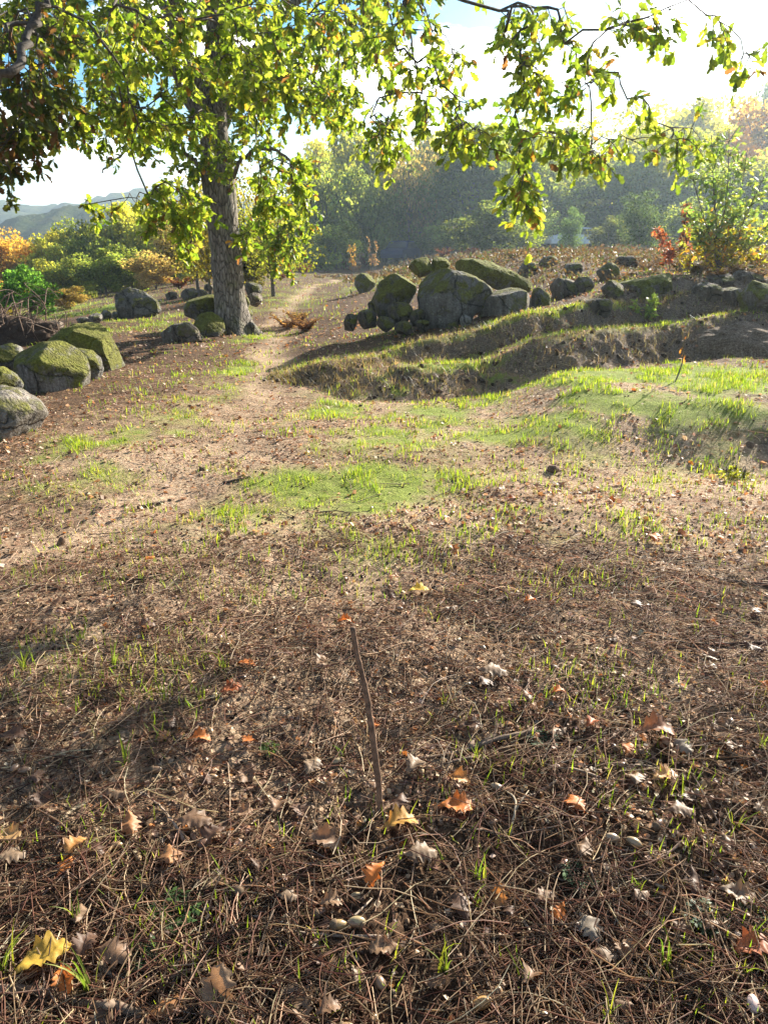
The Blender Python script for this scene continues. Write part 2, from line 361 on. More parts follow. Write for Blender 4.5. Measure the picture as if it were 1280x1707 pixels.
M_GROUND, M_BARK, M_ROCK = mat_ground(), mat_bark(), mat_rock()
M_LEAF = mat_leaf('oak_foliage', .55); M_FAR = mat_leaf('far_foliage', .62, objcol=True, rough=.7, spec=.15)
M_GRASS = mat_leaf('grass_blades', .45, (1.4, 1.4, .6)); M_DRYLEAF = mat_leaf('dry_leaf', .25, (1.5, 1.1, .7), rough=.6, spec=.3)
M_DRYOBJ = mat_leaf('dry_leaf_tinted', .28, (1.5, 1.1, .7), objcol=True, rough=.55, spec=.35)
M_LITTER = mat_leaf('needle_litter', .35, (1.35, 1.1, .8), rough=.6, spec=.2); M_CLOD = mat_attr('soil_crumbs', .95, .1, 90, .4); M_ACORN = mat_attr('acorn_shell', .35, .5, 30, .2)
M_TWIG = mat_attr('dead_wood', .85, .2, 70, .45); M_HILL = mat_hill()

# ------------------------------------------------------------------ ground sheet (one mesh to the horizon)
def build_ground():
    th = np.concatenate([np.linspace(-pi, -radians(47), 50)[:-1], np.linspace(-radians(47), radians(47), 400), np.linspace(radians(47), pi, 50)[1:-1]])
    r = np.concatenate([[.12, .25], np.geomspace(.4, 16, 820), np.geomspace(16, 2500, 261)[1:]])
    R, TH = np.meshgrid(r, th, indexing='ij'); X, Y = (R*np.sin(TH)).ravel(), (R*np.cos(TH)).ravel()
    Z = ground(X, Y); g = grass_m(X, Y); b = bare_m(X, Y)
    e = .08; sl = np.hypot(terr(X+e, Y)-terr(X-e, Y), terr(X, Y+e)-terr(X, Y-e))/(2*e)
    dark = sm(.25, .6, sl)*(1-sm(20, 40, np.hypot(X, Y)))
    nt, nr = len(th), len(r); i = np.arange(nr-1)[:, None]*nt; j = np.arange(nt)[None]; k = (j+1) % nt
    Q = np.stack([i+j, i+nt+j, i+nt+k, i+k], -1).reshape(-1, 4)
    V = np.vstack([np.stack([X, Y, Z], 1), [[0, 0, float(ground(0., 0.))]]]); b = np.maximum(b, sunlit_straw_m(X, Y)*(1-.0*g)); c = np.stack([g, b, dark], 1); c = np.vstack([c, c[:1]])
    T = np.vstack([Q[:, [0, 1, 2]], Q[:, [0, 2, 3]], np.stack([np.full(nt, len(V)-1), np.arange(nt), (np.arange(nt)+1) % nt], 1)])
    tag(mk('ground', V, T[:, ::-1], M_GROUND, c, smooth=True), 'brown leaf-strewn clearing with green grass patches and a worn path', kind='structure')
build_ground()

# ------------------------------------------------------------------ hills
def hill(pts, y, thick, seed, label):
    P = np.array([at(a, b, y) for a, b in pts]); x = np.linspace(P[0, 0], P[-1, 0], 160); top = np.interp(x, P[:, 0], P[:, 2])
    d = np.linspace(-1, 1, 60); X, D = np.meshgrid(x, d, indexing='ij'); H = np.sqrt(np.clip(1-D*D, 0, 1))
    Z = -30+(top[:, None]+30)*H**1.2*(1+.0*D) + 0.012*y*fb2(X/y*40, D*9, seed, 4, .6)*H
    V = np.stack([X, y+D*thick, Z], -1).reshape(-1, 3); i = np.arange(159)[:, None]*60; j = np.arange(59)[None]
    q = np.stack([i+j, i+60+j, i+61+j, i+j+1], -1).reshape(-1, 4); T = np.vstack([q[:, [0, 1, 2]], q[:, [0, 2, 3]]])
    tag(mk('hill', V, T, M_HILL, smooth=True), label, kind='structure')
hill([(-500, 400), (-300, 352), (-60, 330), (0, 338), (60, 352), (160, 345), (260, 322), (400, 330), (520, 380), (700, 410)], 520, 190, 4, 'pale blue wooded ridge far behind the left trees')
hill([(-300, 405), (-60, 398), (20, 392), (50, 375), (110, 350), (150, 345), (200, 352), (300, 345), (420, 380), (540, 420)], 260, 80, 9, 'blue-green wooded hill behind the left thicket')

# ------------------------------------------------------------------ leaf templates
def oak_leaf(st=9, cross=1, fold=.12, curl=.1, lobes=4, seed=0):
    """length 1 along +Y, normal +Z"""
    rng = np.random.default_rng(seed); t = np.linspace(0, 1, st); env = .31*np.sin(pi*np.clip(t, 0, 1)**1.35)**.75
    lob = .80+.20*np.cos(2*pi*lobes*t+pi) if st > 12 else np.where(np.arange(st) % 2 == 1, 1.0, .66)
    w = env*lob; w[0] = .012; w[-1] = .05; V = []; m = 2*cross+1
    for i in range(st):
        for k in range(-cross, cross+1):
            s = k/cross; x = s*w[i]*(1+(.12 if st < 12 else .05)*rng.normal()*(abs(s) == 1)); y = t[i]+(.05 if st > 12 else .08)*abs(s)*(lob[i]-.7)
            z = fold*abs(s)*w[i]*2+curl*(t[i]-.4)**2*-1.2+.03*sin(9*t[i]+3*s)
            V.append((x, y, z))
    T = []
    for i in range(st-1):
        for k in range(m-1):
            a = i*m+k; T += [(a, a+1, a+m+1), (a, a+m+1, a+m)]
    V = np.array(V); cv = np.tile(1-.25*np.abs(np.linspace(-1, 1, m)) if cross > 1 else np.array([.95, 1.15, .95]), st)
    # stalk
    n = len(V); V = np.vstack([V, [(-.012, -.16, -.02), (.012, -.16, -.02)]]); T += [(n, n+1, cross), (n, cross, cross)][:1]; cv = np.append(cv, [.8, .8])
    return V, np.array(T), cv
LF_NEAR = oak_leaf(9, 1, .18, .25); LF_FAR = oak_leaf(5, 1, .15, .2)

# ------------------------------------------------------------------ oaks: limbs, twigs towards points of the crown, leaves at the twigs
def leaf_cols(rng, n, mix):
    """mix: list of (weight, colour)"""
    w = np.array([m[0] for m in mix], float); idx = rng.choice(len(mix), n, p=w/w.sum()); c = np.array([m[1] for m in mix])[idx]
    return c*rng.uniform(.75, 1.25, (n, 1))*rng.uniform(.92, 1.08, (n, 3))
GREENS = [(4, (.12, .19, .028)), (4, (.20, .27, .035)), (3, (.33, .38, .07)), (.55, (.36, .30, .05)), (.18, (.38, .19, .05)), (.25, (.20, .10, .05))]
SHADEG = [(5, (.055, .08, .022)), (3, (.09, .11, .025)), (2.2, (.15, .08, .04)), (1, (.2, .2, .03))]  # browning leaves at the left edge, with their shade mixed into the colour
def oak(name, base, label, trunk, limbs, groups, seed, tips=3, trunk_n=28, dark=False):
    """trunk: (points, radii); limbs: [(points, r0, r1)]; groups: [(attractor points (n,3), leaf size, leaves per twig, colour mix, template)]"""
    rng = np.random.default_rng(seed); root = empty(name, base, label, 'tree'); base = np.array(base)
    tp = smooth_line(trunk[0], 14); tr = np.interp(np.linspace(0, 1, len(tp)), np.linspace(0, 1, len(trunk[1])), trunk[1])
    V, T = tube(tp, tr, trunk_n, seed, .16); fl = np.exp(-np.clip(V[:, 2]-base[2], 0, 9)/.14)
    ang = np.arctan2(V[:, 1]-base[1], V[:, 0]-base[0]); V[:, :2] += (V[:, :2]-base[:2])*(fl*(.45+.35*np.sin(ang*5+1)))[:, None]
    mk('trunk', V-base, T, M_BARK, parent=root, smooth=True)
    pos, par, mr = [], [], []; limb_n = []
    for P, r0, r1 in limbs:
        q = smooth_line(P, 8); q[1:] += rng.normal(0, .02, (len(q)-1, 3)); rr = np.linspace(r0, r1, len(q)); V, T = tube(q, rr, 10, seed+3, .12)
        mk('limb', V-base, T, M_TWIG if dark else M_BARK, np.array([.07, .058, .048]) if dark else None, parent=root, smooth=True)  # dark: overhanging limbs coloured as backlit silhouettes instead of bark tones
        st = max(1, len(q)//6)
        for i in range(len(q)):
            pos.append(q[i]); par.append(-1); limb_n.append(i > st)
    pos = [np.array(p) for p in pos]; usable = [bool(b) for b in limb_n]
    A = [(p, gi) for gi, g in enumerate(groups) for p in g[0]]
    L0 = np.array(pos); dist = [np.min(np.linalg.norm(L0-a[0], axis=1)) for a in A]; A = [A[i] for i in np.argsort(dist)]
    chains = []; twig_t = {i: [] for i in range(len(groups))}
    PA = np.zeros((60000, 3)); PA[:len(pos)] = L0; US = np.zeros(60000, bool); US[:len(pos)] = usable; npos = len(pos); par = [-1]*npos; tipr = {}
    for a, gi in A:
        d = np.linalg.norm(PA[:npos]-a, axis=1)+np.where(US[:npos], 0, 50)+.25*np.clip(a[2]-PA[:npos, 2], 0, 9)
        s = int(np.argmin(d)); p0 = PA[s].copy(); L = np.linalg.norm(a-p0); k = max(3, int(L/.11)); k = min(k, 24)
        t = np.linspace(0, 1, k+1)[1:, None]; side = rng.normal(0, .10*L, 3); arch = np.array([0, 0, .16*L])
        q = p0+(a-p0)*t+(side+arch)*np.sin(pi*t)+rng.normal(0, .009, (k, 3)); q[-1] = a
        idx = [s]
        for p in q:
            if npos < 60000: PA[npos] = p; US[npos] = True; par.append(idx[-1]); idx.append(npos); npos += 1
        chains.append(idx); twig_t[gi].append(idx)
    w = np.zeros(npos)
    for c in chains: w[c[-1]] += 1
    for i in range(npos-1, -1, -1):
        if par[i] >= 0: w[par[i]] += w[i]
    rad = .0024*np.maximum(w, .6)**.31
    parts = []; mi = []
    bc = np.array([.085, .07, .055])
    for c in chains:
        P = PA[c]; R = rad[c].copy(); R[0] = R[1]
        V, T = tube(P, R, 5 if R[0] < .02 else 8); parts.append((V, T, bc)); mi.append(np.zeros(len(T), int))
    for gi, g in enumerate(groups):
        size, per, mix, tmpl = g[1], g[2], g[3], g[4]; bp, bd = [], []
        for c in twig_t[gi]:
            P = PA[c]
            for q in range(tips):
                k = -1 if q == 0 else -1-int(rng.integers(0, max(1, min(5, len(P)-1)))); p = P[k]; d = (P[-1]-P[-2]); d = d/(np.linalg.norm(d)+1e-9)+rng.normal(0, .7, 3)+np.array([0, 0, -.25]); d /= np.linalg.norm(d)
                Lq = rng.uniform(.10, .26)*size/.1; tt = np.linspace(0, 1, 4)[:, None]; Q = p+d*Lq*tt+np.array([0, 0, -.25*Lq])*tt**2
                V, T = tube(Q, np.linspace(.0028, .0014, 4), 4); parts.append((V, T, bc)); mi.append(np.zeros(len(T), int))
                f = rng.beta(1.8, 1, per); bp.append(p+d*Lq*f[:, None]+np.array([0, 0, -.25*Lq])*f[:, None]**2); dd = rng.normal(0, .75, (per, 3))+d*.7+np.array([0, 0, -.35]); bd.append(dd)
        bp, bd = np.vstack(bp), np.vstack(bd); n = len(bp); up = rng.normal(0, .6, (n, 3))+np.array([0, 0, 1.0])
        M = frames(bd, up, size*rng.uniform(.65, 1.2, n)); V, T, C = inst(tmpl[0], tmpl[1], M, bp, leaf_cols(rng, n, mix), tmpl[2]); parts.append((V, T, C)); mi.append(np.ones(len(T), int))
    V, T, C = cat_m(parts); mk('crown', V-base, T, None, C, root, True, np.concatenate(mi), [M_TWIG, M_LEAF])
    return root
def ell(rng, n, px, py, rx, ry, y0, y1):
    out = []
    while len(out) < n:
        a, b = rng.uniform(-1, 1, 2)
        if a*a+b*b <= 1: out.append(at(px+a*rx, py+b*ry, rng.uniform(y0, y1)))
    return np.array(out)
def box(rng, n, c, r):
    v = rng.normal(0, 1, (n, 3)); v /= np.linalg.norm(v, axis=1, keepdims=True); return np.array(c)+v*rng.uniform(.35, 1, (n, 1))**.6*np.array(r)

rng = np.random.default_rng(11)
# -- the oak in the middle distance
HB = hit(388, 556); hx, hy, hz = HB
trunk = ([HB+(0, 0, -.15), HB+(0, 0, .5), HB+(-.02, .0, 1.2), HB+(-.05, 0, 2.0), HB+(-.07, .05, 2.7)], [.24, .205, .205, .215, .17])
fork = HB+(-.07, .05, 2.6)
limbs = []
for dx, dy, up, L, r in [(-1, -.1, .9, 4.4, .10), (.55, -.3, 1.5, 4.5, .11), (.15, .6, 1.8, 4.4, .11), (-.3, -.9, 1.0, 4.2, .085), (.9, .35, .8, 3.9, .085), (.5, -1.0, .75, 4.0, .08), (-.8, .7, 1.1, 4.2, .09), (.15, .0, 2.2, 4.8, .12)]:
    d = np.array([dx, dy, up]); d /= np.linalg.norm(d); P = [fork+(0, 0, -.25), fork+d*L*.25+(0, 0, .12*L), fork+d*L*.6+(0, 0, .10*L), fork+d*L+(0, 0, -.05*L)]
    limbs.append((P, r, .022))
limbs.append(([HB+(.02, 0, 1.75), HB+(.35, -.25, 2.2), HB+(.8, -.45, 2.25), HB+(1.2, -.6, 1.9)], .035, .010))
limbs.append(([HB+(-.08, 0, 1.9), HB+(-.5, -.3, 2.35), HB+(-1.0, -.5, 2.3), HB+(-1.4, -.5, 2.0)], .035, .010))
g_vis = np.vstack([ell(rng, 190, 330, 40, 360, 125, 8.6, 12.5), ell(rng, 18, 468, 325, 60, 95, 9.8, 11.0), ell(rng, 22, 480, 400, 45, 55, 9.8, 11.5), ell(rng, 10, 300, 330, 45, 40, 9.8, 11),
                   ell(rng, 25, 600, 110, 80, 90, 9, 12), ell(rng, 22, 480, 170, 130, 60, 9, 12), ell(rng, 14, 250, 200, 90, 50, 9, 12), ell(rng, 16, 130, 190, 70, 60, 9, 12), ell(rng, 5, 300, 250, 40, 45, 9.6, 10.4), ell(rng, 9, 375, 185, 60, 36, 9.2, 10.0), ell(rng, 4, 395, 255, 26, 26, 9.6, 10.1), ell(rng, 4, 345, 270, 26, 26, 9.6, 10.1)])
g_top = box(rng, 210, (hx-.1, hy, 6.0), (4.6, 4.4, 2.6))
oak('oak_tree', HB, 'tall oak with grey trunk standing among mossy stones beside the path', trunk, limbs,
    [(g_vis, .080, 18, GREENS, LF_FAR), (g_top, .15, 9, GREENS, LF_FAR)], 21)

# -- oak whose trunk stands just outside the frame on the right, boughs over the clearing
TB = np.array([3.9, 1.1, float(terr(3.9, 1.1))])
trunk = ([TB+(0, 0, -.1), TB+(0, 0, .8), TB+(-.05, .1, 1.7), TB+(-.1, .2, 2.6)], [.30, .24, .22, .2]); fk = TB+(-.1, .2, 2.5)
limbs = [([fk, (3.2, 2.2, 3.2), (2.2, 3.4, 3.8), (1.2, 4.4, 3.8), (.3, 4.9, 3.5), (-.5, 5.2, 3.1)], .06, .010),
         ([fk, (3.5, 2.6, 3.6), (3.0, 4.0, 4.0), (2.4, 5.0, 3.8)], .08, .012),
         ([fk, (2.6, 1.6, 3.6), (1.0, 2.6, 3.9), (-.6, 3.6, 3.5), (-1.6, 4.4, 3.1)], .08, .012),
         ([fk, (4.2, 2.6, 3.9), (4.4, 4.4, 4.6), (4.2, 6.0, 4.8)], .09, .02), ([fk, (5, 1, 3.8), (6.2, 1.4, 4.6)], .08, .02), ([fk, (3.4, -.4, 3.8), (2.8, -2.0, 4.4)], .08, .02)]
hang = np.vstack([[at(1000, 120, 4.4), at(1045, 165, 4.4), at(1090, 205, 4.4)], ell(rng, 15, 885, 140, 36, 150, 4.2, 4.9), ell(rng, 10, 950, 110, 30, 110, 4.2, 4.9), ell(rng, 9, 820, 225, 90, 26, 4.2, 4.8), ell(rng, 12, 960, 235, 100, 30, 4.1, 4.7),
                  ell(rng, 9, 870, 320, 18, 42, 4.3, 4.5), ell(rng, 6, 1060, 35, 46, 22, 4.1, 4.4), ell(rng, 3, 1190, 25, 18, 18, 4.2, 4.4), ell(rng, 2, 1243, 92, 6, 10, 4.3, 4.4),
                  ell(rng, 5, 1140, 235, 24, 26, 4.3, 4.6), ell(rng, 20, 690, 70, 70, 95, 4.4, 5.4), ell(rng, 12, 640, 225, 34, 42, 4.6, 5.2), ell(rng, 8, 740, 190, 40, 36, 4.5, 5), ell(rng, 5, 850, 40, 60, 40, 4.2, 5)])
over = np.vstack([rng.uniform((1.8, 3.6, 3.4), (4.2, 5.6, 4.4), (14, 3)), rng.uniform((3, 0, 3.6), (6, 3.6, 5.4), (40, 3)), rng.uniform((1.2, 3.2, 3.3), (2.6, 5.0, 4.4), (12, 3))])
oak('oak_tree', TB, 'oak reaching in from the right with yellow-green sprays hanging against the bright sky', trunk, limbs,
    [(hang, .068, 7, GREENS, LF_NEAR), (over, .13, 7, GREENS, LF_FAR)], 31, tips=3, dark=True)

# -- oak outside the frame on the left
TC = np.array([-4.9, 4.0, float(terr(-4.9, 4.0))])
trunk = ([TC+(0, 0, -.1), TC+(0, 0, .8), TC+(.05, .1, 1.6), TC+(.1, .1, 2.4)], [.26, .2, .18, .16]); fk = TC+(.05, .1, 1.7)
a1, a2 = at(-40, 140, 4.3), at(45, 62, 4.6); a3 = at(88, -30, 4.8)
limbs = [([fk, (a1+fk)/2+(0, 0, -.05), a1, a2, a3, a3+(.35, .2, .5)], .034, .012),
         ([TC+(.1, .1, 2.3), (-3.6, 4.8, 3.2), (-2.2, 5.4, 3.5), (-.9, 5.8, 3.4), (.1, 6.0, 3.2)], .07, .012),
         ([TC+(.1, .1, 2.3), (-3.9, 5.6, 3.3), (-3.0, 7.0, 3.5), (-2.0, 8.0, 3.4)], .07, .012), ([TC+(.1, .1, 2.3), (-5.6, 4.8, 3.6), (-6.3, 6, 4.4)], .08, .02), ([TC+(.1, .1, 2.3), (-4.6, 2.8, 3.6), (-4, 1.4, 4.4)], .08, .02)]
lefts = np.vstack([ell(rng, 70, 260, 75, 260, 85, 4.8, 7.0), ell(rng, 30, 210, 205, 100, 44, 5.2, 6.8), ell(rng, 14, 520, 175, 80, 40, 5.4, 6.6), ell(rng, 34, 500, 80, 130, 90, 5, 6.6), ell(rng, 10, 320, 365, 28, 58, 5.2, 5.6), ell(rng, 8, 262, 335, 42, 28, 5.2, 5.7),
                   ell(rng, 8, 465, 290, 36, 44, 5.3, 5.8), ell(rng, 5, 440, 345, 30, 30, 5.4, 5.8), ell(rng, 2, 418, 392, 14, 8, 5.4, 5.7), ell(rng, 5, 350, 200, 80, 30, 5.2, 6.2), ell(rng, 2, 152, 342, 14, 9, 5.3, 5.5)])
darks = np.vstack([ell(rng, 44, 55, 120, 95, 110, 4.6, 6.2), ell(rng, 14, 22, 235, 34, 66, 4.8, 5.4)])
topc = rng.uniform((-6.6, 2, 3.6), (-3.6, 7, 5.2), (50, 3))
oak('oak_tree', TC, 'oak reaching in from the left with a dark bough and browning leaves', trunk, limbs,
    [(lefts, .066, 12, GREENS, LF_NEAR), (darks, .075, 9, SHADEG, LF_NEAR), (topc, .13, 8, GREENS, LF_FAR)], 41, tips=3, dark=True)

# ------------------------------------------------------------------ rocks
def ico(sub):
    bm = bmesh.new(); bmesh.ops.create_icosphere(bm, subdivisions=sub, radius=1); V = np.array([v.co[:] for v in bm.verts]); T = np.array([[v.index for v in f.verts] for f in bm.faces]); bm.free(); return V, T
ICO = {k: ico(k) for k in (1, 2, 3, 4, 5, 6)}
def rock(poly, label, moss=.4, warm=0., light=.5, thick=.8, name='boulder', y=None, seed=None, rough=.05, group=None, sub=None, cat='boulder', lean=0, facets=7):
    """poly: outline (photo pixels) of the stone seen from the front; it gets real distance, size and depth"""
    P = np.array(poly, float); seed = seed if seed is not None else int(P.sum()) % 997
    x0, x1, y1 = P[:, 0].min(), P[:, 0].max(), P[:, 1].max()
    b = hit((x0+x1)/2, y1); yy = y if y else b[1]; W = np.array([at(a, c, yy) for a, c in P]); w = W[:, 0].max()-W[:, 0].min(); th = thick*w*.5
    sc = (yy+th*.7)/yy; cx, cz = (W[:, 0].max()+W[:, 0].min())/2*sc, None
    W = np.array([at(a, c, yy+th*.7) for a, c in P]); bz = W[:, 2].min(); W[W[:, 2] < bz+.12*(W[:, 2].max()-bz), 2] -= .12*(W[:, 2].max()-bz)+.03
    C = np.array([(W[:, 0].max()+W[:, 0].min())/2, yy+th*.7, (W[:, 2].max()+W[:, 2].min())/2])
    ang = np.arctan2(W[:, 2]-C[2], W[:, 0]-C[0]); o = np.argsort(ang); poly2 = W[o][:, [0, 2]]-C[[0, 2]]
    aa = np.linspace(-pi, pi, 361); rr = np.zeros(361)
    for i, t in enumerate(aa):
        d = np.array([cos(t), sin(t)]); best = 0
        for k in range(len(poly2)):
            p, q = poly2[k], poly2[(k+1) % len(poly2)]; e = q-p; den = d[0]*e[1]-d[1]*e[0]
            if abs(den) < 1e-9: continue
            s = (p[0]*e[1]-p[1]*e[0])/den; u = (p[0]*d[1]-p[1]*d[0])/den
            if s > 0 and -1e-6 <= u <= 1+1e-6: best = max(best, s)
        rr[i] = best
    rr = np.convolve(np.concatenate([rr[-6:-1], rr, rr[1:6]]), np.ones(7)/7, 'same')[5:-5]
    sub = sub or (6 if w > .7 else 5 if w > .25 else 4); D, T = ICO[sub]
    t = np.arctan2(D[:, 2], D[:, 0]); s = np.sqrt(D[:, 0]**2+D[:, 2]**2); r = np.interp(t, aa, rr)*s**.72
    V = np.stack([r*np.cos(t), th*np.sign(D[:, 1])*np.abs(D[:, 1])**.9, r*np.sin(t)], 1)
    V[:, 1] += lean*V[:, 2]
    size = max(w*.5, .05); q = V/size
    n = fb3(q*1.3, seed, 3)*1.7*rough+np.abs(fb3(q*2.8, seed+5, 4, .55))*rough*1.1+fb3(q*11, seed+9, 3, .6)*rough*.25
    V = V+D*(n*size)[:, None]; 
    gq = np.random.default_rng(seed+1); ext = np.array([np.abs(V[:, 0]).max(), np.abs(V[:, 1]).max(), np.abs(V[:, 2]).max()])
    for _ in range(facets):
        nn = gq.normal(0, 1, 3); nn[1] = -abs(nn[1]) if gq.random() < .6 else nn[1]; nn /= np.linalg.norm(nn); pr = V@nn; d = pr.max()*gq.uniform(.66, .86); V = V-nn*(np.clip(pr-d, 0, None)*.94)[:, None]
    V = V+D*(fb3(V/size*7, seed+3, 3)*size*.02)[:, None]
    o = mk(name, V, T, M_ROCK, smooth=True); o.location = C; o.color = (moss, warm, light, 1); return tag(o, label, cat, group)
def R(x0, y0, x1, y1, seed=1, k=9, jag=.12):
    """rounded-angular outline inside a pixel box"""
    g = np.random.default_rng(seed); t = np.sort(np.linspace(0, 2*pi, k, endpoint=False)+g.uniform(-.2, .2, k)); e = 2.6
    c, s = np.cos(t), np.sin(t); r = (np.abs(c)**e+np.abs(s)**e)**(-1/e)*(1-g.uniform(0, jag, k))
    return [((x0+x1)/2+(x1-x0)/2*a, (y0+y1)/2-(y1-y0)/2*b) for a, b in zip(r*c, r*s)]
GL, GC, GRR, GT = 'boulders along the left edge of the clearing', 'mossy granite pile beyond the path', 'stones of the rubble row on the right', 'stones round the oak trunk'
rock([(20, 612), (30, 588), (60, 572), (95, 569), (122, 582), (140, 605), (145, 625), (138, 645), (100, 650), (50, 651), (33, 644)], 'large rounded boulder with mossy front, biggest at the left edge', .30, .1, .5, 1.0, group=GL, rough=.03)
rock([(128, 580), (150, 584), (166, 598), (171, 618), (158, 632), (135, 632), (122, 610)], 'small rounded boulder tucked behind the biggest left boulder', .28, 0, .5, 1.2, group=GL, y=hit(80, 650)[1]+.45)
rock([(75, 575), (110, 548), (140, 536), (165, 540), (185, 562), (210, 585), (214, 602), (190, 612), (120, 612), (85, 600)], 'wide wedge of rock under dark moss behind the rounded boulders', .50, 0, .42, .9, group=GL, rough=.07, y=hit(80, 650)[1]+1.0)
rock([(-60, 660), (-20, 645), (25, 650), (58, 672), (80, 700), (78, 722), (50, 730), (-20, 732), (-70, 720)], 'pale grey boulder cut by the left edge, nearest of all', .02, .25, .62, .9, group=GL, rough=.04)
rock([(-30, 620), (0, 612), (22, 625), (36, 645), (20, 655), (-30, 655)], 'mossy boulder wedged above the pale grey one', .38, 0, .5, 1, group=GL, y=hit(30, 730)[1]+.75)
rock([(-20, 585), (5, 570), (30, 578), (40, 592), (30, 612), (-20, 614)], 'grey-green boulder at the left edge behind the biggest one', .22, 0, .55, 1, group=GL, y=hit(80, 650)[1]+.75)
rock([(190, 512), (196, 488), (215, 481), (240, 488), (262, 503), (268, 520), (240, 528), (196, 530)], 'dark grey wedge-shaped boulder standing alone beyond the left boulders', -.15, 0, .36, .8, group=GL)
rock(R(78, 533, 106, 556, 3), 'small pale pinkish stone beside the dark root mound', -.4, .6, .8, 1, name='stone', cat='stone')
for i, q in enumerate([(148, 520, 172, 540), (168, 516, 186, 534), (182, 519, 206, 533), (200, 514, 216, 527), (128, 528, 150, 541)]):
    rock(R(*q, 30+i), ['grey stone in the low row by the dark wedge boulder', 'upright grey stone, second in the low row', 'flat grey stone in the middle of the low row', 'small stone against the dark wedge boulder', 'stone at the mossy wedge end of the low row'][i], -.2, .05, .55, 1, name='stone', cat='stone', group='low row of grey stones')
# round the trunk
rock([(308, 512), (318, 497), (340, 488), (362, 492), (366, 520), (340, 530), (312, 528)], 'mossy stone leaning left of the oak trunk', .42, 0, .42, 1, group=GT, y=hy+.05)
rock([(318, 540), (332, 524), (350, 520), (370, 530), (378, 556), (350, 560), (322, 558)], 'olive mossy stone touching the foot of the oak', .45, 0, .42, .9, group=GT, y=hy-.55)
rock([(266, 556), (290, 541), (314, 536), (330, 550), (338, 567), (300, 572), (272, 568)], 'flat pinkish-grey stone lying left of the oak foot', -.3, .5, .55, .8, group=GT)
rock(R(407, 469, 438, 492, 6), 'dark rounded stone right of the oak trunk, farthest back', .1, 0, .3, 1, group=GT, y=hy+1.2)
rock(R(411, 488, 439, 509, 7), 'pale pinkish stone right of the oak trunk', -.3, .5, .65, 1, group=GT, y=hy+.9)
rock(R(399, 494, 417, 514, 8), 'small mossy stone touching the right side of the trunk', .4, 0, .45, 1, group=GT, y=hy+.35)
rock(R(399, 512, 423, 533, 9), 'low mossy stone on the right of the oak foot', .4, 0, .4, 1, group=GT, y=hy+.1)
rock(R(412, 534, 428, 552, 10), 'smallest grey stone at the right of the oak foot', -.1, 0, .4, 1, group=GT, y=hy-.1)
for i, q in enumerate([(302, 479, 332, 500), (328, 482, 350, 498), (275, 486, 300, 500), (340, 472, 358, 486)]):
    rock(R(*q, 50+i), ['brownish flat-topped stone behind the oak on the left', 'low stone seen just left of the trunk', 'grey stone beside the orange bracken', 'narrow stone under the orange bracken'][i], -.2, .35, .5, 1, group='stones behind the oak', name='stone', cat='stone')
# centre pile
cy = hit(760, 545)[1]
rock([(697, 470), (705, 452), (738, 447), (775, 452), (805, 468), (828, 490), (815, 508), (790, 522), (770, 540), (740, 545), (712, 536), (700, 510)], 'largest boulder of the pile, steep grey-green face with pointed base', .22, 0, .42, .8, group=GC, y=cy+.1, rough=.05)
rock([(622, 498), (632, 470), (655, 456), (684, 453), (693, 470), (694, 500), (680, 516), (650, 520), (628, 516)], 'mossy dome-shaped boulder at the left end of the pile', .40, 0, .4, .9, group=GC, y=cy+.35)
rock([(790, 540), (800, 510), (825, 486), (852, 477), (878, 484), (892, 502), (895, 530), (885, 545), (830, 546)], 'grey boulder with pale right face at the right front of the pile', .08, .15, .52, .8, group=GC, y=cy+.1)
rock([(748, 436), (780, 430), (815, 436), (850, 450), (888, 470), (880, 480), (850, 482), (800, 470), (760, 452)], 'long slab covered with bright yellow moss on top of the pile', .75, 0, .5, .9, group=GC, y=cy+1.3)
rock([(680, 446), (690, 433), (712, 428), (722, 436), (726, 452), (700, 456)], 'small mossy block left of the yellow slab', .6, 0, .45, 1, group=GC, y=cy+1.2)
rock([(716, 448), (722, 428), (738, 427), (750, 440), (748, 452), (730, 456)], 'small mossy block touching the yellow slab', .6, 0, .45, 1, group=GC, y=cy+1.25)
rock([(884, 500), (888, 482), (902, 476), (916, 488), (916, 520), (900, 534), (888, 528)], 'dark upright stone right of the pale-faced boulder', .3, 0, .35, 1, group=GC, y=cy+.5)
rock(R(765, 522, 786, 547, 4), 'small pale stone in the gap under the largest boulder', -.3, 0, .65, 1, group=GC, y=cy-.05)
rock(R(590, 454, 629, 488, 12), 'lone mossy stone left of the pile beside the path', .42, 0, .55, .9, group=GC)
for i, q in enumerate([(640, 500, 690, 538), (678, 512, 712, 542), (592, 512, 634, 545), (625, 525, 660, 550), (570, 520, 600, 546), (690, 530, 720, 550), (655, 535, 690, 552), (740, 535, 768, 550), (610, 498, 640, 520)]):
    rock(R(*q, 70+i, jag=.25), ['brown mossy block under the dome-shaped boulder', 'mossy block below the left edge of the largest boulder', 'soil-stained stone at the left foot of the pile', 'low stone under the dome-shaped boulder', 'outermost stone at the left foot of the pile', 'flat stone before the largest boulder', 'flat stone in the rubble before the dome-shaped boulder', 'low stone at the pointed base of the largest boulder', 'stone leaning on the dome-shaped boulder'][i],
         .16, .3, .36, 1, name='stone', cat='stone', group='rubble at the foot of the pile', rough=.09, facets=9, y=cy+[.1, .05, .1, -.1, .2, -.1, -.15, -.05, .5][i])
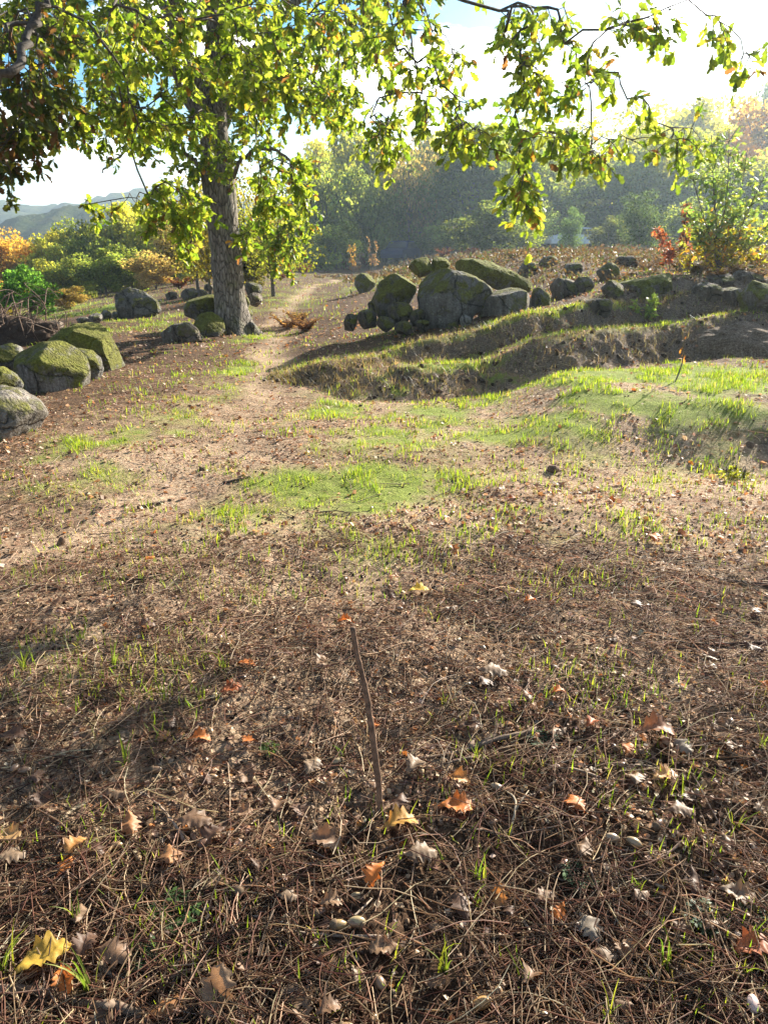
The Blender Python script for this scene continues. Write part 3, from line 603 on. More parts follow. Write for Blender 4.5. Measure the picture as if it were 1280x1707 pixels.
# right rubble row
rr = [((993, 439, 1037, 468), 'rounded grey-green stone at the back of the rubble row', .2, .0, .5), ((900, 427, 930, 446), 'round grey stone behind the dark upright stone', .1, 0, .5), 
      ((1055, 455, 1130, 494), 'broad block capped with olive moss in the middle of the row', .52, 0, .42), ((1060, 478, 1092, 498), 'mossy stone under the broad olive block', .4, 0, .4), ((920, 464, 962, 494), 'jagged stone left of centre in the row', .05, .2, .42),
      ((955, 462, 992, 490), 'pointed brown stone left of centre in the row', .1, .2, .4), ((1008, 470, 1040, 496), 'mossy brown stone below the rounded one', .2, .2, .42),
      ((1155, 470, 1195, 500), 'low stone behind the bent branches', 0, .2, .42),
      ((1238, 468, 1310, 526), 'large mossy boulder cut by the right edge', .42, 0, .4), ((1225, 452, 1262, 474), 'flat stone above the large right-edge boulder', 0, .3, .45), ((1195, 480, 1240, 512), 'stone left of the large right-edge boulder', .1, .1, .42),
      ((975, 498, 1022, 524), 'dark slab set into the bank face', -.2, .1, .3), ((1030, 430, 1060, 446), 'small stone far behind the rubble row', 0, .3, .4),
      ((940, 438, 968, 458), 'small rounded stone in the gap behind the row', .1, .1, .45), ((1180, 456, 1215, 478), 'stone under the fallen branches', -.1, .3, .45), ((865, 440, 898, 458), 'grey stone just right of the yellow slab', .1, .1, .45)]
for i, (q, lb, ms, wm, lt) in enumerate(rr):
    lt += .10; wm += .25; ex = (q[2]-q[0])*(.14+.2*((i*37) % 5)/4); q = (q[0]-ex, q[1]-4, q[2]+ex, q[3]+3)
    rock(R(*q, 100+i, k=6, jag=.32), lb, ms, wm, lt, .9, name='stone' if q[2]-q[0] < 45 else 'boulder', cat='stone' if q[2]-q[0] < 45 else 'boulder', group=GRR, rough=.10, facets=9)
em = rock([(1050, 592), (1046, 566), (1075, 548), (1130, 540), (1200, 546), (1240, 556), (1300, 560), (1400, 570), (1400, 590), (1180, 592)], 'long low mound of bare soil in the front bank at the right', 0, 0, .5, .7, name='earth_mound', cat='earth mound', rough=.12, facets=0)
em.data.materials[0] = M_GROUND; ca = em.data.color_attributes.new('col', 'FLOAT_COLOR', 'POINT'); cv_ = np.zeros((len(em.data.vertices), 4), np.float32); cv_[:, 2] = .75; cv_[:, 3] = 1; ca.data.foreach_set('color', cv_.ravel())

# ------------------------------------------------------------------ far trees: crown variants copied with their trunks
def crown_mesh(name, seed, n=2600, w=1., h=1., size=.24, blobs=26, loose=.0, low=.15):
    """unit-ish tree 8 m tall, crown of leaf clumps; returns V,T,C"""
    g = np.random.default_rng(seed); c = g.normal(0, 1, (blobs, 3)); c /= np.linalg.norm(c, axis=1, keepdims=True); c *= g.uniform(.35, .95, (blobs, 1))
    c = c*np.array([3.0*w, 3.0*w, 3.9*h])+np.array([0, 0, 3.9]); c[:, 2] = np.clip(c[:, 2], low*8, 7.2); br = g.uniform(.7, 1.5, blobs)*.85
    k = g.integers(0, blobs, n); v = g.normal(0, 1, (n, 3)); v /= np.linalg.norm(v, axis=1, keepdims=True)
    p = c[k]+v*(br[k]*g.uniform(.55+loose*-.3, 1.08+loose, n))[:, None]; tone = g.uniform(.6, 1.5, blobs)[k]*g.uniform(.75, 1.3, n)
    col = np.stack([tone*g.uniform(.9, 1.2, n), tone, tone*g.uniform(.8, 1.1, n)], 1)
    d = v+g.normal(0, .8, (n, 3)); up = g.normal(0, 1, (n, 3)); M = frames(d, up, size*g.uniform(.6, 1.4, n))
    zs = 8.1/np.percentile(p[:, 2], 99.3); p[:, 2] *= zs; c[:, 2] *= zs; xs = 3.9/np.percentile(np.hypot(p[:, 0], p[:, 1]), 97); p[:, :2] *= xs; c[:, :2] *= xs
    t = np.array([(0, -.5, 0), (.5, -.1, .12), (.3, .5, 0), (-.15, .35, .1), (-.5, .05, -.05)]); tt = np.array([(0, 1, 2), (0, 2, 3), (0, 3, 4)])
    return inst(t, tt, M, p, col), c
def far_tree_proto(seed, **k):
    (V, T, C), cl = crown_mesh('crown', seed, **k); g = np.random.default_rng(seed); parts = []
    P = np.array([(0, 0, -.3), (.05, 0, 1.2), (.1, .05, 3), (0, 0, 5.2)]); v, t = tube(smooth_line(P, 4), np.linspace(.2, .07, 13), 8, seed, .1); parts.append((v, t, np.array([.5]*3)))
    for c in cl[:12]:
        s = np.array([0, 0, g.uniform(1.2, 3.2)]); v, t = tube(smooth_line([s, (s+c)/2+(0, 0, .3), c], 4), np.linspace(.07, .02, 9), 5); parts.append((v, t, np.array([.5]*3)))
    root = empty('tree', (0, 0, -500), 'x', 'tree'); crown = mk('crown', V, T, M_FAR, C, root); v, t, c = cat_m(parts); trunk_o = mk('trunk', v, t, M_BARK, parent=root, smooth=True)
    return root
def place_tree(proto, pos, H, W, label, color, group, seed=0, name=None):
    g = random.Random(seed); s = H/8.2; r = dup(proto, tuple(pos), (0, 0, g.uniform(0, 6.28)), (s*W, s*W, s), label); 
    if name: r.name = name
    r['group'] = group
    for c in r.children:
        c.color = (*color, 1)
        if c.name.startswith('crown'): c.name = 'crown'
    return r
PR = [far_tree_proto(200+i, n=8500, w=.95+.1*(i % 2), h=.9+.06*(i % 3), blobs=44, low=.04, size=.27) for i in range(4)]
PL = [far_tree_proto(220+i, n=2600, w=.8, h=1.0, loose=.35, size=.2, blobs=18, low=.3) for i in range(2)]       # thin-leaved
PC = [far_tree_proto(230, n=6000, w=.6, h=1.1, size=.22, blobs=44, low=.03)]                                       # narrow conifer
PB = [far_tree_proto(240+i, n=6000, w=1.0, h=.9, size=.30, blobs=34, low=.03) for i in range(3)]                  # shrub-like
DK, OL, YG, OR_, BR_, LT = (.17, .22, .06), (.26, .29, .07), (.38, .39, .08), (.42, .29, .09), (.32, .26, .13), (.32, .41, .13)
def px_tree(proto, px, py_base, py_top, y, wpx, label, color, group, seed, name='tree'):
    x = (px-640)/F_PX*(y/ray(px, py_base)[1])*1.0; p = at(px, py_base, y); gz = float(terr(p[0], p[1])); top = at(px, py_top, y)[2]; H = max(top-gz, .4)
    Wm = wpx/F_PX*y/ray(px, py_base)[1]; return place_tree(proto, (p[0], p[1], gz-.02*H), H, (Wm/H)*1.12, label, color, group, seed, name)
HW = 'trees on the wooded hillside'
hw = [ # px, top, y, width px, colour, proto, label
 (545, 265, 56, 130, DK, PR[0], 'dark tree at the left end of the wood behind the path'), (610, 215, 66, 130, OL, PR[1], 'olive tree behind the dark one at the wood end'), (680, 180, 60, 100, BR_, PL[0], 'thin brownish tree rising above the dark wood'),
 (700, 262, 62, 150, DK, PR[2], 'dark tree below the thin brownish one'), (785, 215, 62, 170, DK, PR[3], 'broad dark tree in the middle of the wood'), (860, 215, 68, 150, DK, PR[0], 'dark tree right of the broad middle one'),
 (800, 205, 74, 140, OL, PR[1], 'olive tree behind the broad dark one'), (890, 200, 78, 140, OL, PR[2], 'olive crown behind the hanging oak sprays'), (970, 190, 84, 150, YG, PL[1], 'pale feathery tree high on the slope'),
 (930, 300, 69, 120, OL, PR[3], 'mid-green tree above the white car'), (1010, 265, 66, 150, DK, PR[0], 'dark green tree right of the white car'), (1090, 215, 66, 150, OL, PR[1], 'olive tree behind the young right-hand tree'),
 (1050, 182, 88, 140, YG, PR[2], 'yellowish crown on the skyline above the grey tree'), (1120, 172, 92, 130, YG, PR[3], 'golden green crown on the skyline left of the young tree'), (1190, 178, 88, 150, YG, PR[0], 'yellow-green crown on the skyline behind the young tree'),
 (1270, 160, 80, 170, OR_, PR[1], 'orange-yellow crown at the right edge of the skyline'), (1160, 270, 62, 130, DK, PR[2], 'dark tree directly behind the young tree'), (1240, 265, 64, 150, OL, PR[3], 'olive tree below the orange-yellow crown'),
 (1340, 230, 60, 180, OL, PR[0], 'olive tree at the very right edge'), (1250, 128, 118, 62, DK, PR[1], 'small dark round tree standing out on the skyline at the right'), (740, 222, 82, 130, OL, PR[3], 'olive tree between the brownish tree and the skyline'),
 (480, 300, 60, 120, OL, PR[2], 'olive tree behind the trunk of the oak'), (1400, 180, 90, 200, YG, PR[2], 'yellow-green tree beyond the right edge'), (560, 235, 80, 120, YG, PR[3], 'yellowish crown behind the wood end'), (625, 300, 58, 90, DK, PB[0], 'dark low tree at the foot of the wood')]
for i, (px, tp, y, w, c, pr, lb) in enumerate(hw): px_tree(pr, px, 412, tp, y, w, lb, c, HW, i)
hs = [(675, 342, 63, 95, LT, PB[0], 'pale green round shrub in front of the dark wood above the blue car'), (805, 335, 44, 110, (.09, .12, .04), PB[1], 'dull green round shrub right of the pale one'), (950, 345, 40, 42, (.07, .12, .06), PC[0], 'dark bluish evergreen shrub between the two halves of the white car'),
      (1062, 318, 34, 80, (.05, .08, .04), PC[0], 'dark upright evergreen shrub beside the rubble row'), (890, 330, 56, 70, LT, PL[0], 'loose pale shrub left of the white car'), (1130, 330, 46, 90, DK, PB[2], 'dark shrub behind the red leaves'), (745, 372, 54, 80, DK, PB[1], 'low dark shrub between the two round shrubs'),
      (860, 365, 48, 70, DK, PB[2], 'low dark shrub under the hanging spray'), (1230, 350, 40, 100, DK, PB[0], 'dark shrub at the right behind the young tree'), (1010, 360, 46, 60, (.09, .11, .04), PB[1], 'small dull shrub between the two evergreens'), (560, 370, 48, 90, DK, PB[2], 'dark shrub at the end of the path'), (1320, 340, 38, 110, DK, PB[1], 'dark shrub at the right edge')]
for i, (px, tp, y, w, c, pr, lb) in enumerate(hs): px_tree(pr, px, 425, tp, y, w, lb, c, 'shrubs before the wood', 50+i, 'shrub')
lt = [(-45, 425, 33, 75, OR_, PB[2], 'rust-orange shrub cut by the left edge'), (0, 402, 36, 80, OR_, PR[3], 'rust-orange tree at the left end of the thicket'), (40, 388, 40, 85, OR_, PR[0], 'taller orange-brown tree next to the rust-orange ones'),
      (80, 398, 37, 80, OL, PB[1], 'olive shrub right of the orange-brown tree'), (112, 382, 40, 85, YG, PR[1], 'yellow-green tree in the left part of the thicket'), (150, 368, 39, 95, DK, PR[2], 'dark green rounded tree in the middle of the thicket'),
      (192, 352, 41, 95, OL, PR[0], 'olive tree right of the dark rounded one'), (232, 340, 42, 95, YG, PR[3], 'tallest yellowish tree topping the left thicket'), (272, 354, 40, 90, OL, PR[1], 'olive tree sloping down from the tallest one'),
      (308, 372, 38, 85, BR_, PR[2], 'brownish tree at the right of the left thicket'), (340, 380, 43, 85, OL, PR[0], 'olive tree just left of the oak trunk'), (130, 425, 31, 80, DK, PB[0], 'dark shrub at the foot of the yellow-green tree'),
      (178, 415, 30, 85, DK, PB[1], 'dark low shrub in front of the thicket'), (222, 408, 31, 85, DK, PB[2], 'dark shrub below the tallest tree'), (262, 420, 29, 80, BR_, PB[0], 'brownish shrub at the foot of the left thicket'), (92, 432, 31, 70, OL, PB[2], 'small olive shrub near the bright green bush'), (300, 425, 31, 75, DK, PB[1], 'dark shrub behind the orange bracken')]
for i, (px, tp, y, w, c, pr, lb) in enumerate(lt): px_tree(pr, px, 488, tp, y, w, lb, c, 'trees and shrubs of the left thicket', 80+i)
px_tree(PB[1], 52, 525, 442, 17, 95, 'bright green bush standing left beyond the mossy wedge', (.10, .22, .05), 'bushes beyond the clearing', 95, 'bush')
px_tree(PB[2], 118, 512, 478, 20, 60, 'small straw-coloured bush right of the bright green one', (.22, .17, .07), 'bushes beyond the clearing', 96, 'bush')
px_tree(PB[0], 5, 535, 480, 18, 60, 'yellowish bush at the left edge', (.22, .20, .04), 'bushes beyond the clearing', 97, 'bush')
px_tree(PL[1], 455, 468, 300, 17, 150, 'small yellow-green tree right behind the oak trunk', (.17, .19, .035), 'trees behind the oak', 98)
px_tree(PL[0], 330, 470, 300, 19, 130, 'small brownish tree left behind the oak trunk', (.13, .11, .05), 'trees behind the oak', 99)
px_tree(PL[1], 350, 470, 285, 16, 120, 'small yellow-leaved tree hidden behind the left of the trunk', (.24, .22, .05), 'trees behind the oak', 101)
px_tree(PL[0], 410, 470, 250, 21, 150, 'thin olive tree rising right behind the trunk of the oak', (.20, .20, .06), 'trees behind the oak', 102)
px_tree(PB[0], 415, 468, 395, 19, 80, 'dense olive shrub hugging the trunk of the oak from behind', (.10, .10, .035), 'trees behind the oak', 100, 'shrub')
for p in PR+PL+PC+PB:
    for c in list(p.children): bpy.data.objects.remove(c)
    bpy.data.objects.remove(p)

# ------------------------------------------------------------------ bracken, saplings, cars
def frond_clump(seed, n=26, leaf=.09):
    g = np.random.default_rng(seed); parts = []
    for i in range(n):
        a = g.uniform(0, 6.28); L = g.uniform(.5, 1.0); t = np.linspace(0, 1, 9)[:, None]; d = np.array([cos(a), sin(a), 0]); Q = d*L*.6*t+np.array([0, 0, 1])*L*(t-.45*t*t)
        v, tt = tube(Q, np.linspace(.010, .003, 9), 4); parts.append((v, tt, np.array([.6, .5, .4])))
        f = np.repeat(np.linspace(.25, 1, 12), 2); P = d*L*.6*f[:, None]+np.array([0, 0, 1])*L*(f-.45*f*f)[:, None]; s = np.tile([1, -1], 12)[:, None]*np.array([-sin(a), cos(a), 0])+g.normal(0, .25, (24, 3))
        M = frames(s, np.tile([0, 0, 1.], (24, 1))+g.normal(0, .3, (24, 3)), leaf*2.2*(1.25-f)); tv = np.array([(-.12, 0, 0), (.12, 0, 0), (.1, .6, .03), (0, 1, -.03), (-.1, .6, .03)]); tf = np.array([(0, 1, 2), (0, 2, 4), (4, 2, 3)])
        parts.append(inst(tv, tf, M, P, np.tile([1, 1, 1.], (24, 1))*g.uniform(.6, 1.3, (24, 1))))
    return cat_m(parts)
bp = [mk('bracken', *frond_clump(300+i)[:2], M_FAR, frond_clump(300+i)[2]) for i in range(3)]
RB, RO, RP = (.20, .075, .035), (.36, .16, .04), (.17, .10, .06)
brk = [(285, 470, 430, RO), (320, 472, 432, RO), (345, 470, 438, (.36, .24, .05)), (262, 478, 450, RB), (300, 482, 455, RB), (520, 447, 430, RB), (545, 445, 426, RB), (575, 446, 428, RB), (610, 444, 424, RB), (505, 458, 434, RB), (470, 466, 448, RB), 
       (830, 425, 410, RB), (855, 432, 412, RP), (890, 428, 406, RP), (1000, 432, 416, RB), (1060, 440, 420, RP), (1100, 445, 420, RP), (1130, 450, 424, RP), (1160, 458, 430, RP), (780, 430, 408, RB), (740, 430, 410, RB), (480, 548, 516, (.30, .17, .08)), (510, 552, 520, (.26, .14, .08)), (498, 540, 510, (.32, .2, .1)), (1190, 466, 436, RP), (1225, 460, 430, RP), (1262, 465, 436, RP),
       (1010, 438, 425, RP), (1075, 450, 430, RP), (1145, 440, 420, RP), (590, 455, 440, RP), (620, 462, 448, RP)]
for i, (px, b, t, c) in enumerate(brk):
    p = hit(px, b); z = at(px, t, p[1])[2]-p[2]; s = max(z*1.5, .1); k = p[1]
    s = min(s, 1.6); o = bp[i % 3]
    lb = 'orange bracken clump behind the oak stones' if c == RO else 'pinkish dry bracken beside the path before the banks' if 505 < b < 560 else 'rust-brown bracken clump at the foot of the wood' if c == RB else 'yellow-orange bracken clump near the oak' if c not in (RP,) else 'dull brown bracken among the rubble'
    w = dup(o, (p[0], p[1], p[2]-.03), (0, 0, i*1.7), (s*1.25, s*1.25, s*1.15), lb, (*c, 1)); tag(w, None, 'bracken', 'bracken: '+lb)
for o in bp: bpy.data.objects.remove(o)

def sapling(px, py, tops, label, mix_lo, mix_hi, leaf, seed, cat='young tree', name='sapling', stems_r=.014, per=5, spread=.16, lo=.25, y=None, dens=22):
    g = np.random.default_rng(seed); b = hit(px, py) if y is None else at(px, py, y); b[2] = float(terr(b[0], b[1])); root = empty(name, b, label, cat); parts = []; bp_, bd, hh = [], [], []
    for tx, ty in tops:
        e = at(tx, ty, b[1]+g.uniform(-.25, .25)); m = (b+e)/2+g.normal(0, .05, 3); Q = smooth_line([b+(0, 0, -.05), b*.75+e*.25+g.normal(0, .03, 3), m, e], 6); v, t = tube(Q-b, np.linspace(stems_r, .004, len(Q)), 6); parts.append((v, t, np.array([.16, .13, .10])))
        H = e[2]-b[2]
        for k in range(int(dens*H)):
            f = g.uniform(lo, 1); i = f*(len(Q)-1); p = Q[int(i)]; d = g.normal(0, 1, 3)*np.array([1, 1, .4])+np.array([0, 0, .5]); d /= np.linalg.norm(d); L = g.uniform(.4, 1)*spread*H*(1.15-f*.7); q = p+d*L
            v, t = tube(np.array([p, (p+q)/2+(0, 0, .02), q])-b, [.004, .003, .0015], 4); parts.append((v, t, np.array([.16, .13, .10]))); ff = g.uniform(.2, 1, per)
            bp_.append(p+d*L*ff[:, None]); bd.append(g.normal(0, .8, (per, 3))+d*.6+np.array([0, 0, -.1])); hh.append(np.full(per, f))
    bp_, bd, hh = np.vstack(bp_), np.vstack(bd), np.concatenate(hh); n = len(hh)
    v, t, c = cat_m(parts); mk('stem', v, t, M_TWIG, c, root, True)
    C = np.where((hh+g.normal(0, .10, n) < .45)[:, None], leaf_cols(g, n, mix_lo), leaf_cols(g, n, mix_hi)); M = frames(bd, g.normal(0, .7, (n, 3))+np.array([0, 0, 1.]), leaf*g.uniform(.6, 1.3, n))
    tv = np.array([(0, 0, 0), (.22, .4, .05), (.12, .8, 0), (0, 1, -.05), (-.12, .8, 0), (-.22, .4, .05)]); tf = np.array([(0, 1, 5), (1, 2, 4), (1, 4, 5), (2, 3, 4)])
    V, T, C = inst(tv, tf, M, bp_, C); mk('foliage', V-b, T, M_LEAF, C, root, True); return root
YEL = [(3, (.42, .36, .04)), (2, (.30, .32, .04)), (1, (.45, .22, .04))]; MID = [(3, (.17, .26, .08)), (2, (.26, .35, .11)), (1, (.34, .38, .10))]
sapling(1190, 518, [(1150, 285), (1185, 225), (1215, 215), (1245, 250), (1275, 290), (1310, 330), (1130, 330)], 'slender many-stemmed young tree with green top and yellow lower leaves', YEL, MID, .085, 61, 'tree', 'young_tree',   .016, 6, .36, .12, y=10.6, dens=48)
sapling(1250, 480, [(1240, 380), (1275, 370), (1290, 400), (1262, 395)], 'yellow-leaved shrub right of the young tree', YEL, YEL, .08, 62, 'shrub', 'shrub', .012, 6, .3, .1, y=11.2, dens=40)
sapling(1145, 470, [(1120, 408), (1140, 380), (1165, 398)], 'small yellow-leaved shrub left of the young tree', YEL, YEL, .075, 63, 'shrub', 'shrub', .01, 6, .25, .15, y=11.4, dens=30)
RED = [(3, (.36, .11, .06)), (1, (.28, .12, .08))]
sapling(1118, 415, [(1092, 378), (1104, 384)], 'branch of bright orange-red leaves beside the young tree', RED, RED, .07, 64, 'shrub', 'red_shrub', .008, 7, .18, .2, y=11.6, dens=45)
sapling(1146, 400, [(1144, 332), (1148, 340)], 'upright dull red sprig left of the young tree', RED, [(1, (.25, .09, .06))], .06, 65, 'shrub', 'red_shrub', .008, 7, .12, .45, y=11.8, dens=45)
TANY = [(2, (.42, .27, .06)), (1, (.35, .18, .05))]
sapling(590, 458, [(582, 400), (592, 405)], 'thin sapling with yellow-orange leaves left of the pile', TANY, TANY, .14, 66, per=4, spread=.14, lo=.4, stems_r=.02, dens=14)
sapling(622, 455, [(614, 392), (628, 402)], 'thin sapling with tan-brown leaves next to the blue car', [(1, (.28, .17, .09))], [(1, (.28, .17, .09))], .14, 67, per=4, spread=.14, lo=.3, stems_r=.02, dens=14)
sapling(1122, 636, [(1140, 556)], 'tiny bare sapling with a few orange leaves in the grass', [(1, (.40, .14, .04))], [(1, (.42, .16, .05))], .05, 68, per=2, spread=.12, lo=.55, stems_r=.006, dens=14)
sapling(672, 548, [(650, 522), (668, 515), (690, 528), (700, 540)], 'small pale green weed growing before the boulder pile', MID, [(1, (.28, .32, .12))], .05, 69, 'weed', 'weed', .004, 4, .3, .2, dens=60)
sapling(1078, 528, [(1062, 502), (1078, 498), (1094, 505)], 'round light-green weed on the bank below the olive block', MID, [(1, (.24, .32, .08))], .06, 70, 'weed', 'weed', .004, 6, .4, .1, dens=110)
sapling(1222, 800, [(1205, 782), (1222, 776), (1240, 784)], 'small yellow-green tuft of weeds in the shade of the rise', [(1, (.22, .24, .04))], [(1, (.22, .24, .04))], .025, 71, 'weed', 'weed', .002, 6, .6, .05, dens=260)

def car(loc, rz, paint, label):
    root = empty('car', loc, label, 'car', 'cars parked before the wood', rz)
    prof = [(-2.05, .35), (-2.1, .62), (-2.0, .86), (-1.1, .98), (-.55, 1.42), (.0, 1.5), (1.0, 1.46), (1.6, 1.05), (2.05, .95), (2.1, .6), (2.05, .33)]
    bm = bmesh.new(); rings = []
    for yy, s in ((-.84, .0), (-.80, 1), (.80, 1), (.84, .0)):
        rings.append([bm.verts.new((x*(1 if s else .97), yy*(1-.16*max(0, z-.95)/.5), .33+(z-.33)*(1 if s else .95))) for x, z in prof])
    for a, b in zip(rings, rings[1:]):
        for i in range(len(prof)): bm.faces.new((a[i], a[(i+1) % len(prof)], b[(i+1) % len(prof)], b[i]))
    bm.faces.new(rings[0]); bm.faces.new(rings[-1][::-1]); bmesh.ops.recalc_face_normals(bm, faces=bm.faces); me = bpy.data.meshes.new('body'); bm.to_mesh(me); bm.free(); me.materials.append(paint)
    o = bpy.data.objects.new('body', me); scene.collection.objects.link(o); o.parent = root
    def quad(nm, P, m):
        P = np.array(P, float); n = np.cross(P[1]-P[0], P[3]-P[0]); n /= np.linalg.norm(n); V = np.vstack([P+n*.006, P-n*.02]); T = [(0, 1, 2), (0, 2, 3), (4, 6, 5), (4, 7, 6)]+[x for i in range(4) for x in ((i, i+4, (i+1) % 4), ((i+1) % 4, i+4, (i+1) % 4+4))]; mk(nm, V, T, m, parent=root)
    quad('windscreen', [(-1.08, .70, 1.02), (-1.08, -.70, 1.02), (-.6, -.62, 1.38), (-.6, .62, 1.38)], GLS)
    quad('rear_window', [(1.55, -.70, 1.09), (1.55, .70, 1.09), (1.06, .62, 1.42), (1.06, -.62, 1.42)], GLS)
    for s in (-1, 1):
        quad('side_window', [(-.85, s*.82, 1.0), (.15, s*.82, 1.0), (.1, s*.73, 1.4), (-.5, s*.73, 1.36)][::s], GLS); quad('side_window', [(.22, s*.82, 1.0), (1.35, s*.82, 1.02), (1.0, s*.73, 1.38), (.2, s*.73, 1.4)][::s], GLS)
        quad('headlight', [(-2.07, s*.5, .62), (-2.07, s*.76, .62), (-2.02, s*.76, .78), (-2.02, s*.5, .78)][::-s], LGT)
        for x in (-1.3, 1.3):
            v, t = tube([(x, s*.66, .31), (x, s*.87, .31)], .31, 20); w = mk('wheel', v, t, TYR, parent=root); v, t = tube([(x, s*.86, .31), (x, s*.885, .31)], .19, 14); mk('rim', v, t, LGT, parent=w)
    return root
GLS, LGT, TYR = mat_plain('car_glass', (.03, .04, .05), .25, .4), mat_plain('light_metal', (.6, .62, .65), .3, .5), mat_plain('tyre_rubber', (.03, .03, .03), .8)
def carpos(px, y): p = at(px, 420, y); return (p[0], y, float(terr(p[0], y)))
cpx = carpos(668, 57); car((cpx[0], 57, cpx[2]), radians(70), mat_plain('blue_paint', (.015, .03, .09), .55, .2), 'dark blue car parked beyond the boulder pile')
wc = at(955, 410, 60); car((wc[0], 60, float(terr(wc[0], 60))), radians(8), mat_plain('white_paint', (.75, .77, .8), .3, .5), 'white car half hidden behind an evergreen shrub')

# fallen branches by the young tree and root mound at the left
def branch(P, r0, r1, label, name='fallen_branch', col=(.20, .17, .14), group=None, n=7, kinks=.02, forks=0, seed=0, cat='branch'):
    g = np.random.default_rng(seed); P = np.array(P, float); Q = smooth_line(P, 6); L = np.linalg.norm(P[-1]-P[0]); Q[1:-1] += g.normal(0, kinks*L/len(Q)*2, (len(Q)-2, 3)); b = Q[0].copy()
    parts = []; v, t = tube(Q-b, np.linspace(r0, r1, len(Q))*(1+g.uniform(-.12, .12, len(Q))), n, seed, .15); parts.append((v, t, np.array(col)))
    for k in range(forks):
        i = int(g.integers(len(Q)//4, len(Q)-2)); d = (Q[i+1]-Q[i]); d /= np.linalg.norm(d)+1e-9; d = d+g.normal(0, .55, 3)*np.array([1, 1, .25]); l = L*g.uniform(.12, .3); E = np.array([Q[i], Q[i]+d*l*.5+g.normal(0, .02*l, 3), Q[i]+d*l]); v, t = tube(E-b, [r1*1.3, r1, r1*.5], 5); parts.append((v, t, np.array(col)))
    v, t, c = cat_m(parts); o = mk(name, v, t, M_TWIG, c, smooth=True); o.location = b; return tag(o, label, cat, group)
fb = [([(1140, 500), (1165, 485), (1195, 470), (1235, 462)], .035), ([(1165, 522), (1178, 495), (1200, 468), (1232, 445)], .03), ([(1150, 478), (1185, 462), (1215, 455)], .025), ([(1190, 520), (1205, 490), (1240, 455)], .03), ([(1130, 485), (1160, 478), (1180, 486)], .02), ([(1172, 520), (1176, 500), (1182, 478)], .018)]
for i, (q, r) in enumerate(fb):
    yb = 10.3+.15*i; branch([at(a, b, yb+.1*k) for k, (a, b) in enumerate(q)], r, r*.4, ['pale bent branch low in the heap under the young tree', 'long grey branch leaning up to the right', 'short branch on top of the heap', 'grey branch slanting towards the large right boulder', 'thin crooked branch at the left of the heap', 'upright grey stick in the heap'][i], group='branches heaped under the young tree', forks=2, seed=i, col=(.26, .23, .20))
def root_mound():
    g = np.random.default_rng(5); c = hit(30, 578); c = np.array([at(30, 575, 9.6)[0], 9.6, 0]); c[2] = float(terr(c[0], c[1])); D, T = ICO[5]; V = D*np.array([.62, .4, .30]); V = V*(1+.35*fb3(D*3, 4, 4))[:, None]+D*.05*fb3(D*14, 8, 3)[:, None]
    root = empty('root_mound', c, 'dark mound of earth and tangled roots behind the left boulders', 'earth mound'); mk('earth', V, T, M_CLOD, np.array([.06, .042, .032]), root, True)
    parts = []
    for k in range(90):
        p = g.normal(0, 1, 3); p[2] = abs(p[2]); p /= np.linalg.norm(p); p = p*np.array([.62, .42, .30]); d = g.normal(0, .16, (4, 3)); d[0] = 0; v, t = tube(smooth_line(p+np.cumsum(d, 0), 4), np.linspace(.009, .003, 13), 5); parts.append((v, t, np.array([.11, .075, .055])*g.uniform(.6, 2.2)))
    v, t, cc_ = cat_m(parts); mk('root', v, t, M_TWIG, cc_, root, True)
root_mound()

# ------------------------------------------------------------------ litter and grass of the clearing
rng = np.random.default_rng(77)
def polar(n, r0, r1, power, half=radians(40)):
    """n points with areal density ~ r**-power"""
    u = rng.random(n); e = 2-power; r = (r0**e+(r1**e-r0**e)*u)**(1/e) if abs(e) > 1e-6 else r0*(r1/r0)**u; th = rng.uniform(-half, half, n); return r*np.sin(th), r*np.cos(th)
def seat(x, y, dz=0): return np.stack([x, y, ground(x, y)+dz], 1)
def surf_frames(x, y, ang, tilt, scale):
    n = len(x); e = .02; nx = -(ground(x+e, y)-ground(x-e, y))/(2*e); ny = -(ground(x, y+e)-ground(x, y-e))/(2*e); up = np.stack([nx*.6, ny*.6, np.ones(n)], 1)+rng.normal(0, tilt, (n, 3))
    d = np.stack([np.sin(ang), np.cos(ang), rng.normal(0, tilt, n)], 1); up /= np.linalg.norm(up, axis=1, keepdims=True); d = d-up*(d*up).sum(1, keepdims=True)*.9; return frames(d, up, scale)
